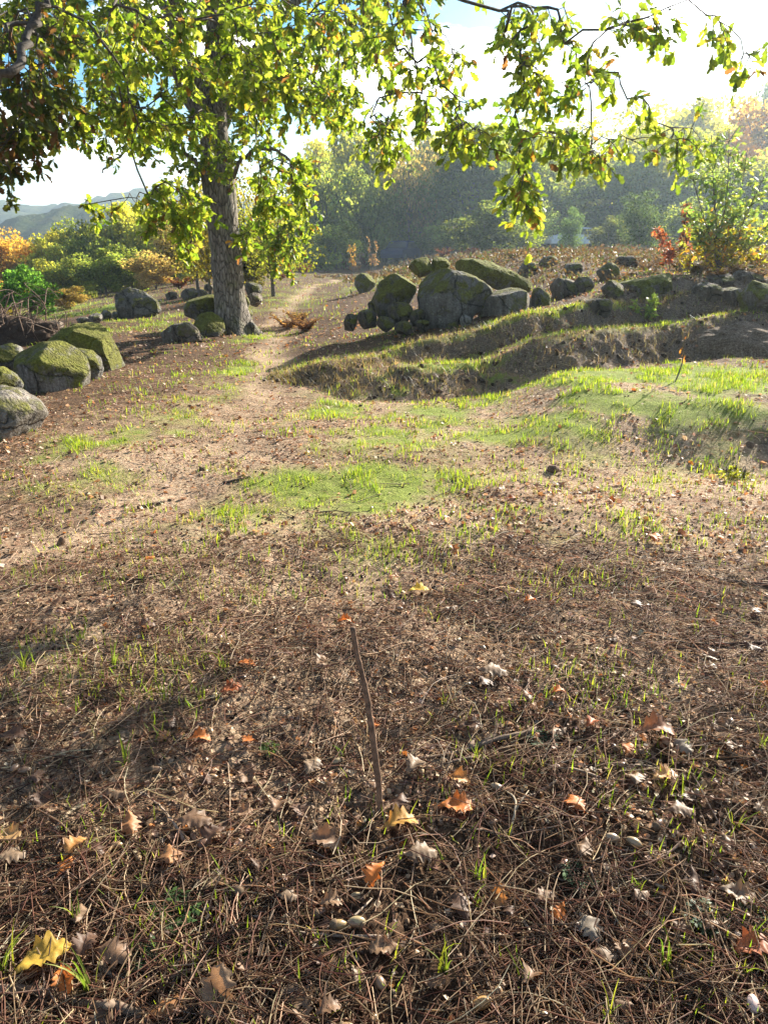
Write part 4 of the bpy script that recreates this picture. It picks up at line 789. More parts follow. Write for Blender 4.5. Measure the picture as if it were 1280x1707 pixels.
# pine needles
def needles():
    parts = []
    for r0, r1, n, w, pw in ((.45, 3.0, 27000, .9, 1.35), (2.0, 8, 26000, 1.15, 1.1)):
        x, y = polar(n, r0, r1, pw); keep = rng.random(n) > np.clip(grass_m(x, y)*1.1, 0, .85)+.5*bare_m(x, y); cl = fb2(x*3, y*3, 91, 3) > rng.uniform(-.9, .4, n); x, y = x[keep & cl], y[keep & cl]; n = len(x)
        L = rng.uniform(.07, .20, n) if r0 < 1 else rng.uniform(.04, .12, n); base = 2*pi*vn2(x*1.2, y*1.2, 93); ang = base*.5+rng.normal(0, 1.2, n)+pi/2*(rng.random(n) < .6)
        for v in range(3):
            k = slice(v, None, 3); s = np.linspace(-.5, .5, 5); bend = [.02, .06, -.12][v]; P = np.stack([bend*(s*s*4), s, .03*np.sin(s*7+v)], 1); hw = .0068*w
            tv = []; 
            for q in P: tv += [q+(-hw, 0, 0), q+(hw, 0, 0), q+(0, 0, hw*1.5)]
            tf = []
            for i in range(4):
                for a, b in ((0, 1), (1, 2), (2, 0)): tf += [(3*i+a, 3*i+b, 3*i+3+b), (3*i+a, 3*i+3+b, 3*i+3+a)]
            xx, yy = x[k], y[k]; m = len(xx); M = surf_frames(xx, yy, ang[k], .10, L[k]); c = leaf_cols(rng, m, [(2.5, (.27, .17, .10)), (2.6, (.20, .10, .065)), (2.2, (.46, .34, .22)), (2.4, (.07, .045, .03)), (.6, (.58, .48, .35))] if r0 < 1 else [(3, (.44, .29, .19)), (1.4, (.28, .15, .09)), (3, (.62, .46, .33)), (2, (.70, .58, .44))])  # near needles toned down for shade, farther set lightened as if sunlit
            z = np.abs(rng.normal(0, .009, m))+.004; P0 = seat(xx, yy); P0[:, 2] += z; parts.append(inst(np.array(tv), np.array(tf), M, P0, c))
    V, T, C = cat_m(parts); tag(mk('pine_needles', V, T, M_LITTER, C, smooth=True), 'dry brown pine needles strewn over the soil', 'litter', kind='stuff')
needles()
def crumbs():
    parts = []
    for r0, r1, n, s0, s1, pw in ((.45, 3.4, 9000, .0018, .0065, 1.0), (2.8, 5.5, 2200, .003, .007, 1.3)):
        x, y = polar(n, r0, r1, pw); k = rng.random(n) > np.clip(grass_m(x, y), 0, .8)+.8*bare_m(x, y); x, y = x[k], y[k]; n = len(x); D, T = ICO[2]; D = D*(1+.45*fb3(D*1.6, 5, 3))[:, None]
        q = rng.normal(0, 1, (n, 3)); M = frames(q, rng.normal(0, 1, (n, 3)), rng.uniform(s0, s1, n)); M[:, :, 2] *= .7; c = leaf_cols(rng, n, [(4, (.035, .022, .015)), (3, (.08, .05, .033)), (1.0, (.20, .14, .09))]); parts.append(inst(D, T, M, seat(x, y, .002), c))
    # clods on the cut banks
    for LX, n in ((B1, 700), (B2, 350), (B3, 250)):
        x = rng.uniform(-1.2 if LX is not B3 else 2.2, 5.5, n); y = np.interp(x, *LX)+rng.normal(.15, .22, n); D, T = ICO[2]; D = D*(1+.25*fb3(D*2, 3, 2))[:, None]
        M = frames(rng.normal(0, 1, (n, 3)), rng.normal(0, 1, (n, 3)), .006+.022*rng.random(n)**4); c = leaf_cols(rng, n, [(4, (.05, .034, .025)), (3, (.10, .07, .05)), (1, (.18, .14, .10))]); parts.append(inst(D, T, M, seat(x, y, 0), c))
    V, T, C = cat_m(parts); tag(mk('soil_crumbs', V, T, M_CLOD, C, smooth=True), 'dark crumbs and clods of earth over the clearing', 'soil', kind='stuff')
crumbs()
def leaf_bits():
    tv = np.array([(0, -.5, 0), (.35, -.2, .15), (.3, .3, 0), (0, .55, .18), (-.35, .2, .0), (-.25, -.3, .12)]); tf = np.array([(0, 1, 5), (1, 2, 5), (2, 4, 5), (2, 3, 4)]); parts = []
    for r0, r1, n, s0, s1, pw in ((.45, 2.6, 3200, .006, .020, 1.1), (1.3, 6, 38000, .006, .021, 1.0), (3, 12, 22000, .012, .040, 1.1), (8, 30, 9000, .03, .07, 1.2)):
        x, y = polar(n, r0, r1, pw); kk = fb2(x*3.5, y*3.5, 101, 4, .6) > rng.uniform(-.7, .45, n); x, y = x[kk], y[kk]; n = len(x); left = 1+.9*sm(-1.5, -3, x)*sm(4, 6, y); k = rng.random(n)*left > np.clip(grass_m(x, y)*1.2, 0, .93)+.55*bare_m(x, y); x, y = x[k], y[k]; n = len(x)
        M = surf_frames(x, y, rng.uniform(0, 6.28, n), .45, rng.uniform(s0, s1, n)); c = leaf_cols(rng, n, [(3, (.27, .15, .085)), (3, (.46, .31, .20)), (1.2, (.14, .075, .045)), (2.0 if r0 < 8 else .6, (.62, .48, .34)), (.4, (.42, .18, .05)), (.4, (.2, .16, .13))]); parts.append(inst(tv, tf, M, seat(x, y, .006), c))
    V, T, C = cat_m(parts); tag(mk('leaf_litter', V, T, M_DRYLEAF, C), 'scraps of dry leaves scattered over the ground', 'litter', kind='stuff')
leaf_bits()
BL = np.array([(-.05, 0, 0), (.05, 0, 0), (.045, .15, .45), (-.045, .15, .45), (0, .5, 1.0)]); BLT = np.array([(0, 1, 2), (0, 2, 3), (3, 2, 4)])
def blades(x, y, h, wmul, mixc_, lean=.5, dz=0):
    n = len(x); a = rng.uniform(0, 6.28, n); s = np.stack([np.cos(a), np.sin(a), np.zeros(n)], 1); f = np.stack([-np.sin(a), np.cos(a), np.zeros(n)], 1)*rng.uniform(.1, lean*2, (n, 1)); up = np.tile([0, 0, 1.], (n, 1))
    M = np.stack([s*np.reshape(wmul, (-1, 1)), f, up], 2)*h[:, None, None]; return inst(BL, BLT, M, seat(x, y, -.003+dz), leaf_cols(rng, n, mixc_))
GRC = [(3, (.15, .23, .025)), (4, (.24, .32, .035)), (3, (.34, .40, .05)), (1.6, (.42, .36, .15))]; DRY = [(3, (.36, .28, .16)), (2, (.27, .19, .11)), (1, (.45, .38, .24))]
def grass():
    parts = []
    x, y = polar(340000, 2.2, 13, 1.15); g = grass_m(x, y); g = g+.13*sm(2.5, 4, np.hypot(x, y))*(fb2(x*1.1, y*1.1, 111, 3) > -.1); k = rng.random(len(x)) < g*1.3*sm(-.25, .4, fb2(x*7, y*7, 97, 3)); x, y = x[k], y[k]; r = np.hypot(x, y); print('grass', len(x)); parts.append(blades(x, y, rng.uniform(.010, .042, len(x))*(1+.8*np.clip(fb2(x*5, y*5, 98, 2), -.3, 1)), np.clip(.6+r*.14, .8, 2.2), GRC, .7))
    x, y = polar(60000, .6, 5, 1.0); pp = np.exp(-(((x+.55)/.75)**2+((y-2.0)/.7)**2)); k = fb2(x*3.2, y*3.2, 95, 3)+.35*pp > rng.uniform(.0, 1.5, len(x)); x, y = x[k], y[k]; parts.append(blades(x, y, rng.uniform(.02, .05, len(x)), .7, GRC, .7))
    x, y = polar(90000, 11, 45, 1.3); g = grass_m(x, y); k = rng.random(len(x)) < g*.8; x, y = x[k], y[k]; parts.append(blades(x, y, rng.uniform(.03, .08, len(x)), 1.6, GRC+[(2, (.24, .19, .10))], 1.1))
    V, T, C = cat_m(parts); tag(mk('grass', V, T, M_GRASS, C), 'short fresh green grass growing in patches across the clearing', 'grass', kind='stuff')
    parts = []
    for LX, n, off in ((B1, 1500, .50), (B2, 1700, .38), (B3, 500, .42)):
        x = rng.uniform(-1.1 if LX is not B3 else 2.1, 5.6, n); y = np.interp(x, *LX)+off+rng.normal(0, .12, n)+.1*vn2(x*2, 1, 5); parts.append(blades(x, y, rng.uniform(.02, .06, n), .8, DRY+[(5, (.24, .30, .05))], 1.0))
        x = rng.uniform(-1.1 if LX is not B3 else 2.1, 5.6, n*2); y = np.interp(x, *LX)+rng.uniform(-.05, .4, n*2); parts.append(blades(x, y, rng.uniform(.03, .09, n*2), .5, [(1, (.20, .145, .10)), (1, (.3, .22, .15))], 1.8))
    x, y = polar(16000, 9.5, 60, 1.1); k = (grass_m(x, y) < .5) & (fb2(x*.8, y*.8, 99, 3) > -.1); x, y = x[k], y[k]; parts.append(blades(x, y, rng.uniform(.03, .11, len(x)), 1.2, [(2, (.27, .20, .12)), (3, (.15, .09, .055)), (1, (.16, .19, .05))], 1.1))
    V, T, C = cat_m(parts); tag(mk('dry_grass', V, T, M_GRASS, C), 'dry straw-coloured grass along the earth banks and beyond', 'grass', kind='stuff')
    n = 130000; x = rng.uniform(-3, 34, n); y = 10.2+40*rng.random(n)**1.7; h = np.clip(fb2(x*.9, y*.6, 103, 4, .6)+.30-.5*(x < 0), 0, .8)*.42; k = (x < .62*y+2) & (path_d(x, y) > .8) & (h > .05) & (y > 13.2-.9*np.clip(x, 0, 3)-.1*x); x, y, h = x[k], y[k], h[k]; n = len(x)
    t = np.array([(0, -.6, 0), (.28, -.1, .12), (.14, .5, 0), (-.1, .7, .1), (-.28, .05, -.05)]); P = seat(x, y); P[:, 2] += h*rng.random(n)
    V, T, C = inst(t, np.array([(0, 1, 2), (0, 2, 3), (0, 3, 4)]), frames(rng.normal(0, 1, (n, 3))+np.array([0, 0, .6]), rng.normal(0, 1, (n, 3)), rng.uniform(.03, .09, n)*np.clip(y/18, .7, 2)), P, leaf_cols(rng, n, [(3, (.085, .05, .042)), (2, (.12, .065, .045)), (2, (.15, .11, .08)), (1.6, (.07, .085, .035)), (.3, (.2, .10, .05)), (1, (.06, .045, .04))]))
    tag(mk('undergrowth', V, T, M_GRASS, C), 'brown purplish scrub and dead bracken between the rocks and the wood', 'undergrowth', kind='stuff')
grass()

# -- individual fallen oak leaves, acorns, twigs, tufts
LV = []
for i, (fold, curl) in enumerate([(.15, .3), (-.2, .5), (.3, .7), (.1, -.5), (-.35, .2)]):
    v, t, c = oak_leaf(31, 3, fold, curl, 5, 400+i); v[:, 2] += .05*np.sin(v[:, 1]*7+i)*(v[:, 0]*4)+.05*fb3(v*5+i, i, 3); v[:, :2] += .02*fb3(v*5+i, i+3, 2)[:, None]; v[:, 1] -= .5; v[:, 2] -= v[:, 2].min(); o = mk('fallen_leaf', v, t, M_DRYOBJ, np.repeat(c[:, None], 3, 1), smooth=True); LV.append(o)
LG = 'oak leaves fallen on the litter'
def put_leaf(x, y, L, rz, color, label, v=0, tilt=(0, 0), dz=.008):
    g = random.Random(int(x*1e4+y*977)); z = float(ground(x, y)); o = LV[v % 5].copy(); scene.collection.objects.link(o); o.location = (x, y, z+dz); o.rotation_euler = (tilt[0], tilt[1], rz); o.scale = (L*1.25, L, L); o.color = (*color, 1); return tag(o, label, 'leaf', LG)
YE, ORG, RDO, TAN, PAL, BRN, GRY = (.52, .33, .05), (.58, .19, .04), (.40, .12, .04), (.24, .14, .08), (.27, .18, .11), (.14, .075, .045), (.30, .235, .17)
leafs = [(75, 1605, 95, 60, YE, 0, (.25, -.2), 'large yellow oak leaf at the bottom left corner'), (112, 1640, 50, 150, ORG, 2, (-.2, .2), 'small bright orange curled leaf touching the large yellow one'), (190, 1590, 70, 100, TAN, 1, (.2, .3), 'tan leaf right of the large yellow one'), (145, 1585, 55, 20, BRN, 2, (.5, .2), 'olive-brown leaf standing between the yellow and tan ones'),
 (362, 1665, 88, 10, (.34, .22, .13), 3, (.5, .1), 'large dull brown leaf standing at the bottom edge'), (1248, 1585, 70, 80, RDO, 0, (.35, 0), 'red-orange lobed leaf at the right edge near the bottom'), (760, 1347, 62, 95, ORG, 0, (.1, .1), 'bright orange leaf right of the upright stick'), (668, 1378, 62, 75, (.5, .27, .06), 2, (.2, 0), 'yellow-brown curled leaf at the foot of the stick'),
 (700, 1432, 58, 80, PAL, 1, (.1, .1), 'pale tan leaf below the stick'), (540, 1405, 60, 110, TAN, 2, (0, .2), 'tan folded leaf left below the stick'), (325, 1372, 62, 90, TAN, 1, (.2, 0), 'tan leaf bridging a dark hollow on the left'), (18, 1398, 50, 110, (.5, .3, .12), 0, (.3, .2), 'golden brown leaf at the left edge'), (20, 1430, 50, 70, PAL, 1, (0, 0), 'pale leaf at the left edge under the golden one'),
 (335, 1243, 38, 90, ORG, 2, (.2, 0), 'orange leaf alone at the left middle'), (385, 1150, 40, 60, RDO, 0, (.2, .2), 'dark red-brown leaf left of the stick top'), (1090, 900, 30, 20, ORG, 1, (.5, .1), 'vivid orange leaf standing in the sunlit far litter'), (697, 985, 38, 80, (.7, .5, .06), 0, (.1, 0), 'yellow leaf in the middle of the clearing'), (883, 1008, 24, 70, ORG, 2, (.2, 0), 'small orange leaf right of the yellow one'),
 (250, 937, 22, 40, ORG, 1, (.4, 0), 'small orange leaf beside the worn path'), (850, 832, 20, 90, RDO, 0, (.2, 0), 'red leaf at the grass edge'), (1272, 1148, 26, 0, ORG, 2, (.3, 0), 'orange leaf cut by the right edge'), (1092, 1225, 66, 100, (.3, .14, .07), 2, (.3, .1), 'chestnut brown leaf in the leaf cluster right of the twig'), (1045, 1255, 30, 30, ORG, 1, (.3, 0), 'small orange leaf under the leaf cluster'),
 (1135, 1248, 40, 150, GRY, 1, (.1, .3), 'grey-white leaf at the right of the leaf cluster'), (765, 1305, 42, 120, (.5, .25, .08), 2, (.2, .2), 'orange-brown leaf above the bright orange one'), (830, 1500, 42, 10, (.48, .24, .08), 3, (.6, .1), 'orange-brown leaf standing near the green tuft'), (1065, 1497, 38, 60, TAN, 1, (.2, 0), 'tan leaf right of the lower acorn'), (980, 1548, 58, 160, GRY, 1, (.1, 0), 'grey crumpled leaf in the bottom right litter'),
 (1225, 1497, 62, 120, PAL, 0, (.1, .1), 'pale broad leaf near the right edge'), (1268, 1350, 34, 80, PAL, 3, (.2, 0), 'pale leaf cut by the right edge'), (130, 1425, 46, 30, (.5, .24, .07), 2, (.5, 0), 'orange-brown leaf standing in the left litter'), (112, 1452, 36, 20, ORG, 1, (.5, 0), 'orange strip of leaf under the standing one'), (520, 1280, 44, 20, PAL, 1, (.3, .2), 'pale leaf left of the stick'), (597, 1628, 34, 10, PAL, 0, (.2, 0), 'pale leaf beside the whitish acorn'),
 (548, 1692, 46, 70, TAN, 2, (.2, .1), 'tan leaf at the bottom edge in the middle'), (1132, 1353, 50, 90, TAN, 1, (.1, 0), 'tan leaf on the right, below the cluster'), (1105, 1300, 46, 80, (.55, .3, .12), 0, (.2, 0), 'orange-tan leaf on the right under the cluster'), (930, 1158, 26, 80, ORG, 2, (.2, 0), 'orange leaf in the sunlit right litter'), (690, 1287, 46, 40, PAL, 2, (.2, .2), 'pale curled leaf right of the stick shaft'), (22, 1230, 50, 90, BRN, 0, (.2, 0), 'dark brown leaf at the left edge'),
 (480, 1500, 36, 90, PAL, 1, (.1, 0), 'whitish leaf in the lower left litter'), (725, 1640, 40, 90, TAN, 3, (.2, 0), 'dull tan leaf near the bottom middle'), (905, 1500, 44, 60, TAN, 1, (.2, .1), 'tan leaf under the upright acorn'), (160, 1420, 40, 130, BRN, 1, (.2, 0), 'brown leaf in the left litter beside the needles'), (1180, 1115, 30, 80, PAL, 0, (.1, 0), 'pale leaf in the sunlit right litter'), (820, 1125, 52, 95, PAL, 1, (.1, 0), 'pale leaf in the bright litter right of the stick top'), (985, 1215, 30, 50, RDO, 2, (.2, 0), 'rust leaf left of the leaf cluster')]
for i, (px, py, L, rz, c, v, tl, lb) in enumerate(leafs):
    tl = (tl[0]*.6, tl[1]*.6); p = hit(px, py+L*.15); D = p[1]*cos(PITCH)+(CAM_H-p[2])*sin(PITCH); put_leaf(p[0], p[1], L/F_PX*D*1.0, radians(-rz), c, lb, v, tl, .012)
g = random.Random(3)
for i in range(130):
    r = .8*(10**(g.random()*.72)); th = radians(g.uniform(-31, 31)); x, y = r*sin(th), r*cos(th)
    if grass_m(np.array([x]), np.array([y]))[0] > .35: continue
    c = g.choice([TAN, (.27, .17, .10), BRN, BRN, BRN, (.30, .18, .10), (.42, .2, .08), ORG if g.random() < .3 else TAN]); put_leaf(x, y, g.uniform(.028, .07), g.uniform(0, 6.28), c, 'small dry oak leaf lying in the needle litter', i, (g.uniform(-.22, .22), g.uniform(-.22, .22)), g.uniform(.004, .012))
for o in LV: bpy.data.objects.remove(o)

def acorn_proto():
    root = empty('acorn', (0, 0, -50), 'x', 'acorn'); n = 14; s = np.linspace(0, 1, 11); r = .0075*np.sin(pi*np.clip(s*.93+.07, 0, 1))**.55; P = np.stack([s*.026-.013, 0*s, 0*s], 1)
    v, t = tube(P, np.maximum(r, .0006), n); a = mk('nut', v, t, M_ACORN, np.ones(3), root, True)
    s = np.linspace(0, 1, 6); P = np.stack([-.0155+s*.010, 0*s, 0*s], 1); v, t = tube(P, .0088*np.sqrt(1-(1-s)**2*.95), n); b = mk('cup', v, t, M_CLOD, np.array([.16, .11, .07]), root, True); return root, a, b
M_ACO, n_, l_ = newmat('acorn_skin'); oi = n_.new('ShaderNodeObjectInfo'); tcn = n_.new('ShaderNodeTexCoord'); mpp = n_.new('ShaderNodeMapping'); mpp.inputs['Scale'].default_value = (.15, 1, 1); l_.new(tcn.outputs['Object'], mpp.inputs[0])
finish(M_ACO, n_, l_, mixc(n_, l_, 1., oi.outputs['Color'], ramp(n_, l_, noise(n_, l_, mpp.outputs[0], 260, 3), [(.3, (.7,)*3), (.7, (1.15,)*3)]), 'MULTIPLY'), .3, None, spec=.5)
ar, an, ac = acorn_proto(); an.data.materials[0] = M_ACO
def put_acorn(x, y, rz, color, label, cup, s=1.):
    z = float(ground(x, y))+.010*s; o = empty('acorn', (x, y, z), label, 'acorn', 'acorns lying in the litter', rz, s); o.rotation_euler = (.0, random.Random(x).uniform(-.25, .25), rz); c = an.copy(); scene.collection.objects.link(c); c.parent = o; c.color = (*color, 1); c.name = 'nut'
    if cup: c = ac.copy(); scene.collection.objects.link(c); c.parent = o; c.name = 'cup'
    return o
aco = [(633, 1641, 120, PAL, 0, 1.15, 'pale acorn in the bottom middle beside a pale leaf'), (803, 1684, 10, (.42, .24, .09), 0, 1.35, 'large glossy brown acorn at the bottom edge'), (940, 1447, 60, (.45, .22, .14), 1, 1.15, 'reddish acorn lying upright in the right litter'), (195, 1411, 5, (.4, .24, .13), 0, 1.1, 'tan acorn alone in the left litter'), (1055, 1416, -35, (.34, .24, .14), 0, 1.3, 'brown acorn, right one of the touching pair'), (1020, 1409, -10, (.38, .28, .18), 0, 1.2, 'brown acorn, left one of the touching pair'),
 (822, 1376, 20, TAN, 0, 1, 'tan acorn near the bright orange leaf'), (566, 1553, 10, (.33, .22, .10), 1, 1.2, 'olive acorn with cup in the lower middle'), (596, 1549, 0, (.36, .27, .14), 0, 1.2, 'olive acorn without cup in the lower middle'), (1250, 1690, 70, (.55, .4, .36), 0, 1.3, 'pinkish acorn in the bottom right corner'), (1215, 1210, 80, TAN, 0, 1.2, 'tan acorn in the sunlit right litter'), (45, 1294, 30, TAN, 0, 1.2, 'pale acorn at the left edge, lower of two'), (28, 1289, 80, TAN, 0, 1.2, 'pale acorn at the left edge, upper of two'), (262, 1291, 10, TAN, 1, 1.2, 'tan acorn beside the green blades on the left'), (340, 1412, 50, BRN, 0, 1.2, 'dark acorn in a hollow on the left'), (828, 1320, 150, (.35, .25, .15), 1, 1.3, 'slender acorn above the bright orange leaf'), (1095, 1385, 40, BRN, 1, 1.1, 'dark acorn with cup right of the touching pair')]
for px, py, rz, c, cp, s, lb in aco: p = hit(px, py); put_acorn(p[0], p[1], radians(rz), c, lb, cp, s)
for i in range(60):
    r = .8*(10**(g.random()*.62)); th = radians(g.uniform(-30, 30)); put_acorn(r*sin(th), r*cos(th), g.uniform(0, 6.28), g.choice([BRN, (.3, .19, .1), TAN, (.36, .27, .15)]), 'brown acorn half sunk among the pine needles', i % 2, g.uniform(.85, 1.2))
bpy.data.objects.remove(an); bpy.data.objects.remove(ac); bpy.data.objects.remove(ar)

# twigs
def twig_px(pts, r0, r1, label, lift=.006, col=(.17, .12, .085), forks=1, seed=0, name='fallen_twig', kinks=.02):
    P = []
    for i, q in enumerate(pts): p = hit(q[0], q[1]); p[2] = float(ground(p[0], p[1]))+lift+(q[2] if len(q) > 2 else 0); P.append(p)
    return branch(P, r0, r1, label, name, col, 'twigs lying on the litter', 7, kinks, forks, seed, 'twig')
twig_px([(640, 1268), (690, 1272), (745, 1266), (790, 1252, .012), (830, 1240, .014), (888, 1226, .004)], .0028, .007, 'curved brown twig lying right of the upright stick', forks=2, seed=1)
twig_px([(165, 1608), (200, 1634), (250, 1643), (310, 1632), (350, 1622)], .008, .003, 'smooth bent twig right of the yellow leaf', seed=2, col=(.22, .17, .12))
twig_px([(-30, 1655), (60, 1662), (140, 1672), (200, 1695), (250, 1712)], .009, .008, 'thick brown twig along the bottom left edge', seed=3)
twig_px([(1098, 1066), (1130, 1074), (1200, 1076), (1300, 1074)], .005, .006, 'long dark twig reaching the right edge', forks=2, seed=4, col=(.10, .065, .045))
twig_px([(1175, 962), (1210, 970), (1290, 980)], .005, .007, 'dark twig at the right edge higher up', seed=5, col=(.10, .07, .05))
twig_px([(-20, 1000), (10, 990), (50, 980), (98, 985)], .009, .004, 'dark twig at the left edge', seed=6, col=(.07, .05, .035))
twig_px([(170, 965), (240, 968), (300, 945)], .005, .003, 'thin dark twig by the worn path', seed=7, col=(.09, .06, .045))
twig_px([(230, 850), (262, 842), (275, 838)], .008, .006, 'short dark twig on the worn path', seed=8, col=(.08, .055, .04))
twig_px([(372, 808), (400, 802), (418, 796)], .008, .005, 'short dark twig at the grass edge', seed=9, col=(.08, .055, .04))
twig_px([(90, 1395), (115, 1365), (150, 1335)], .005, .004, 'pale straight twig in the left litter', seed=10, col=(.34, .27, .18))
twig_px([(340, 1655), (395, 1690), (405, 1712)], .004, .005, 'pale twig touching the brown leaf at the bottom', seed=11, col=(.3, .25, .19))
twig_px([(300, 1515), (380, 1518), (440, 1530), (480, 1545)], .0035, .002, 'pale thin twig with side shoots in the lower left', seed=12, col=(.42, .35, .28), forks=3)
twig_px([(360, 1560), (450, 1552), (540, 1562), (640, 1570)], .003, .0025, 'long thin twig across the lower left litter', seed=13, col=(.28, .22, .17), forks=2)
twig_px([(850, 1395), (858, 1350, .02), (842, 1320, .0)], .003, .002, 'thin curved stalk beside the bright orange leaf', seed=14, col=(.35, .28, .2))
twig_px([(1005, 1455), (1040, 1520), (1052, 1610)], .003, .0022, 'thin curved stalk in the right litter', seed=15, col=(.42, .33, .22))
twig_px([(865, 1525), (895, 1575), (920, 1625)], .0028, .002, 'straight pale stalk in the bottom right litter', seed=16, col=(.4, .32, .22), forks=0)
twig_px([(960, 1705), (962, 1640), (1000, 1590)], .0028, .002, 'pale stalk rising from the bottom right litter', seed=17, col=(.4, .32, .22), forks=1)
for i in range(60):
    r = .85*(10**(g.random()*.75)); th = radians(g.uniform(-30, 30)); x, y = r*sin(th), r*cos(th); a = g.uniform(0, 6.28); L = g.uniform(.06, .22)*(1+.12*r); P = []
    for k in range(4): xx, yy = x+cos(a)*L*(k/3-.5)+g.gauss(0, .04*L), y+sin(a)*L*(k/3-.5)+g.gauss(0, .04*L); P.append((xx, yy, float(ground(xx, yy))+.008))
    b_ = g.choice([.6, 1, 1.6, 2.2]); branch(P, g.uniform(.0018, .004), .0014, 'thin dry twig lying among the needles', 'fallen_twig', (.15*b_, .11*b_, .08*b_), 'twigs lying on the litter', 5, .03, g.choice([0, 1, 2]), i, 'twig')
# upright stick
b = hit(634, 1357); b[2] = float(ground(b[0], b[1])); yb = b[1]
st = branch([b+(0, 0, -.03), at(633, 1330, yb), at(627, 1270, yb-.003), at(616, 1190, yb-.008), at(605, 1130, yb-.010), at(594, 1085, yb-.012), at(588, 1047, yb-.014)], .0078, .0058, 'thin brown stick standing upright in the litter', 'upright_stick', (.19, .115, .075), None, 10, .012, 0, 5, 'stick')
# grass tufts
def tuft(px, py, hpx, n, label, col=None, spread=.25, w=1.):
    p = hit(px, py); z = float(ground(p[0], p[1])); D = p[1]*cos(PITCH)+(CAM_H-z)*sin(PITCH); H = hpx/F_PX*D; r_ = np.random.default_rng(px+py); parts = []
    for k in range(n):
        a = r_.uniform(0, 6.28); h = H*r_.uniform(.3, 1.05); ln = r_.uniform(.05, .55)*h; d = np.array([cos(a), sin(a), 0]); t = np.linspace(0, 1, 7)[:, None]; Q = r_.normal(0, .006, 3)*np.array([1, 1, 0])+d*ln*t**2+np.array([0, 0, h])*(t-.18*t**3*(ln/h*2)); s = np.array([-d[1], d[0], 0]); W = .0022*w*(1-t**2*.9)*np.clip(H/.12, .6, 1.3)
        V = np.vstack([Q-s*W, Q+s*W, Q+d*.001]); m = 7; T = [x for i in range(6) for x in ((i, i+2*m, i+2*m+1), (i, i+2*m+1, i+1), (i+2*m, i+m, i+m+1), (i+2*m, i+m+1, i+2*m+1))]; c = np.array(col or (.15, .23, .04))*r_.uniform(.6, 1.4)*np.array([r_.uniform(.9, 1.5), 1, 1]); parts.append((V, np.array(T), c))
    V, T, C = cat_m(parts); o = mk('grass_tuft', V, T, M_GRASS, C, smooth=True); o.location = (p[0], p[1], z-.004); tag(o, label, 'grass tuft', 'green grass tufts in the litter')
for q in [(150, 1650, 165, 7, 'tall green blades behind the large yellow leaf'), (10, 1620, 110, 10, 'green tuft in the bottom left corner'), (128, 1535, 80, 5, 'thin green blades in the lower left litter'), (798, 1470, 75, 9, 'bright green forked tuft in the right litter'), (792, 1510, 60, 5, 'small tuft just under the forked one'), (740, 1625, 130, 8, 'olive grass tuft left of the bottom middle'), (1110, 1610, 110, 7, 'green tuft in the bottom right litter'), (1060, 1480, 70, 8, 'tuft beside the tan leaf on the right'), (1010, 1700, 110, 7, 'tuft rising from the bottom edge on the right'),
          (212, 1275, 85, 6, 'yellow-green blades in the left middle'), (40, 1120, 60, 12, 'yellow-green tuft at the upper left of the litter'), (135, 1120, 50, 7, 'sparse blades right of the upper left tuft'), (375, 1120, 50, 10, 'tuft of blades left of the stick top'), (245, 1165, 40, 9, 'small tuft in the left sunlit litter'), (275, 1170, 55, 10, 'small bright tuft beside the first one'), (190, 1115, 60, 8, 'tuft above the left sunlit litter'), (570, 1270, 50, 5, 'thin blades left of the stick shaft'), (1270, 1250, 60, 8, 'tuft at the right edge'), (425, 1010, 28, 14, 'low tuft in the middle litter'), (870, 1640, 90, 6, 'slim tuft at the bottom right of the middle'), (1240, 1640, 70, 6, 'yellowish blades at the right edge near the red leaf'), (740, 1180, 45, 6, 'blades in the shade right of the stick'), (650, 1560, 40, 6, 'short blades in the bottom middle'), (455, 1260, 40, 5, 'pair of blades in the middle litter'), (1225, 1380, 60, 5, 'blades near the right edge')]: tuft(*q)
def weed(px, py, wpx, label, col):
    p = hit(px, py); z = float(ground(p[0], p[1])); D = p[1]*cos(PITCH)+(CAM_H-z)*sin(PITCH); L = wpx/F_PX*D/2; r_ = np.random.default_rng(px); parts = []
    for k in range(9):
        a = k*.7+r_.uniform(-.2, .2); t = np.linspace(0, 1, 6); d = np.array([cos(a), sin(a), 0]); e = r_.uniform(.3, 1.0); Q = d*L*t[:, None]+np.array([0, 0, 1])*(L*e*(t-.5*t*t))[:, None]; v, tt = tube(Q, np.linspace(.0009, .0005, 6), 4); parts.append((v, tt, np.array(col)*.8))
        P = np.repeat(Q[1:], 2, 0); s = np.tile([[1], [-1]], (5, 1))*np.array([-d[1], d[0], 0])+d*.5+r_.normal(0, .15, (10, 3)); M = frames(s, np.tile([0, 0, 1.], (10, 1)), L*.42*r_.uniform(.7, 1.2, 10)); tv = np.array([(0, 0, 0), (.25, .4, .04), (.1, .8, 0), (0, 1, -.04), (-.1, .8, 0), (-.25, .4, .04)]); tf = np.array([(0, 1, 5), (1, 2, 4), (1, 4, 5), (2, 3, 4)]); parts.append(inst(tv, tf, M, P, np.tile(col, (10, 1))*r_.uniform(.7, 1.3, (10, 1))))
    V, T, C = cat_m(parts); o = mk('weed', V, T, M_GRASS, C, smooth=True); o.location = (p[0], p[1], z); tag(o, label, 'weed', 'small weeds in the litter')
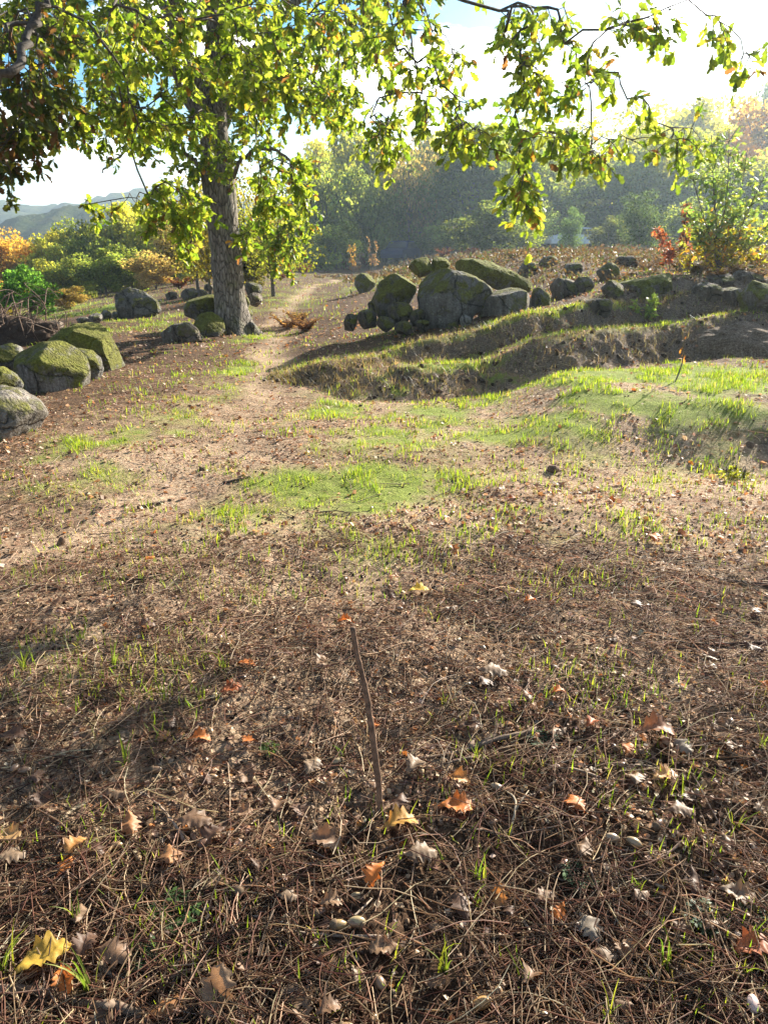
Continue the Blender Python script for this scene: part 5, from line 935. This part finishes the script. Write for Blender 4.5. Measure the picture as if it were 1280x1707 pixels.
for q in [(292, 1525, 75, 'small dark green weed in the lower left litter', (.07, .13, .035)), (232, 1600, 55, 'small pale weed right of the tall blades', (.10, .16, .07)), (325, 1495, 40, 'tiny green weed near the dark green one', (.12, .2, .07)), (965, 1470, 50, 'grey-green weed under the reddish acorn', (.13, .2, .09)), (1175, 1540, 60, 'grey-green weed on the right', (.09, .14, .07)), (1260, 1530, 50, 'grey-green weed at the right edge', (.10, .15, .08)), (450, 1250, 30, 'tiny bright weed in the middle litter', (.14, .24, .07)), (905, 1235, 45, 'grey-green weed at the end of the curved twig', (.12, .16, .09)), (400, 1590, 40, 'tiny weed in the bottom left litter', (.12, .2, .07))]: weed(*q)
# clods on the grass and path
for i, (a, b_, c_, d_) in enumerate([(908, 774, 934, 790), (278, 829, 290, 836), (92, 897, 112, 910), (155, 843, 176, 851), (332, 778, 344, 785), (1242, 734, 1258, 745), (603, 869, 632, 876)]):
    o = rock(R(a, b_, c_, d_, 300+i, jag=.3), ['dark clod of earth on the grass at the right', 'small dark clod on the worn path', 'dark clod at the left of the litter', 'dark flat clod beside the path', 'small clod at the bend of the path', 'dark clod on the shaded rise', 'low crumbled clod under the bright grass'][i], name='earth_clod', cat='clod', group='clods of dark earth', rough=.25, sub=3); o.data.materials[0] = M_CLOD
    a_ = o.data.color_attributes.new('col', 'FLOAT_COLOR', 'POINT'); a_.data.foreach_set('color', np.tile([.13, .085, .058, 1.], len(o.data.vertices)))

# ------------------------------------------------------------------ haze
def haze(density):
    m, n, l = newmat('haze_air'); v = n.new('ShaderNodeVolumePrincipled'); v.inputs['Color'].default_value = (.66, .84, 1, 1); v.inputs['Density'].default_value = density; v.inputs['Anisotropy'].default_value = .5
    o = n.new('ShaderNodeOutputMaterial'); l.new(v.outputs[0], o.inputs['Volume'])
    x0, x1, y0, y1, z0, z1 = -2600, 2600, -2600, 2600, -34, 64
    V = [(x, y, z) for x in (x0, x1) for y in (y0, y1) for z in (z0, z1)]; T = [(0, 1, 3), (0, 3, 2), (4, 6, 7), (4, 7, 5), (0, 4, 5), (0, 5, 1), (2, 3, 7), (2, 7, 6), (0, 2, 6), (0, 6, 4), (1, 5, 7), (1, 7, 3)]
    tag(mk('haze', V, T, m), 'thin bluish haze filling the air over the clearing and hills', kind='stuff')
HAZE = 0.0008
if HAZE: haze(HAZE)
print('objects', len(scene.objects), 'tris', sum(len(o.data.polygons) for o in scene.objects if o.type == 'MESH'))
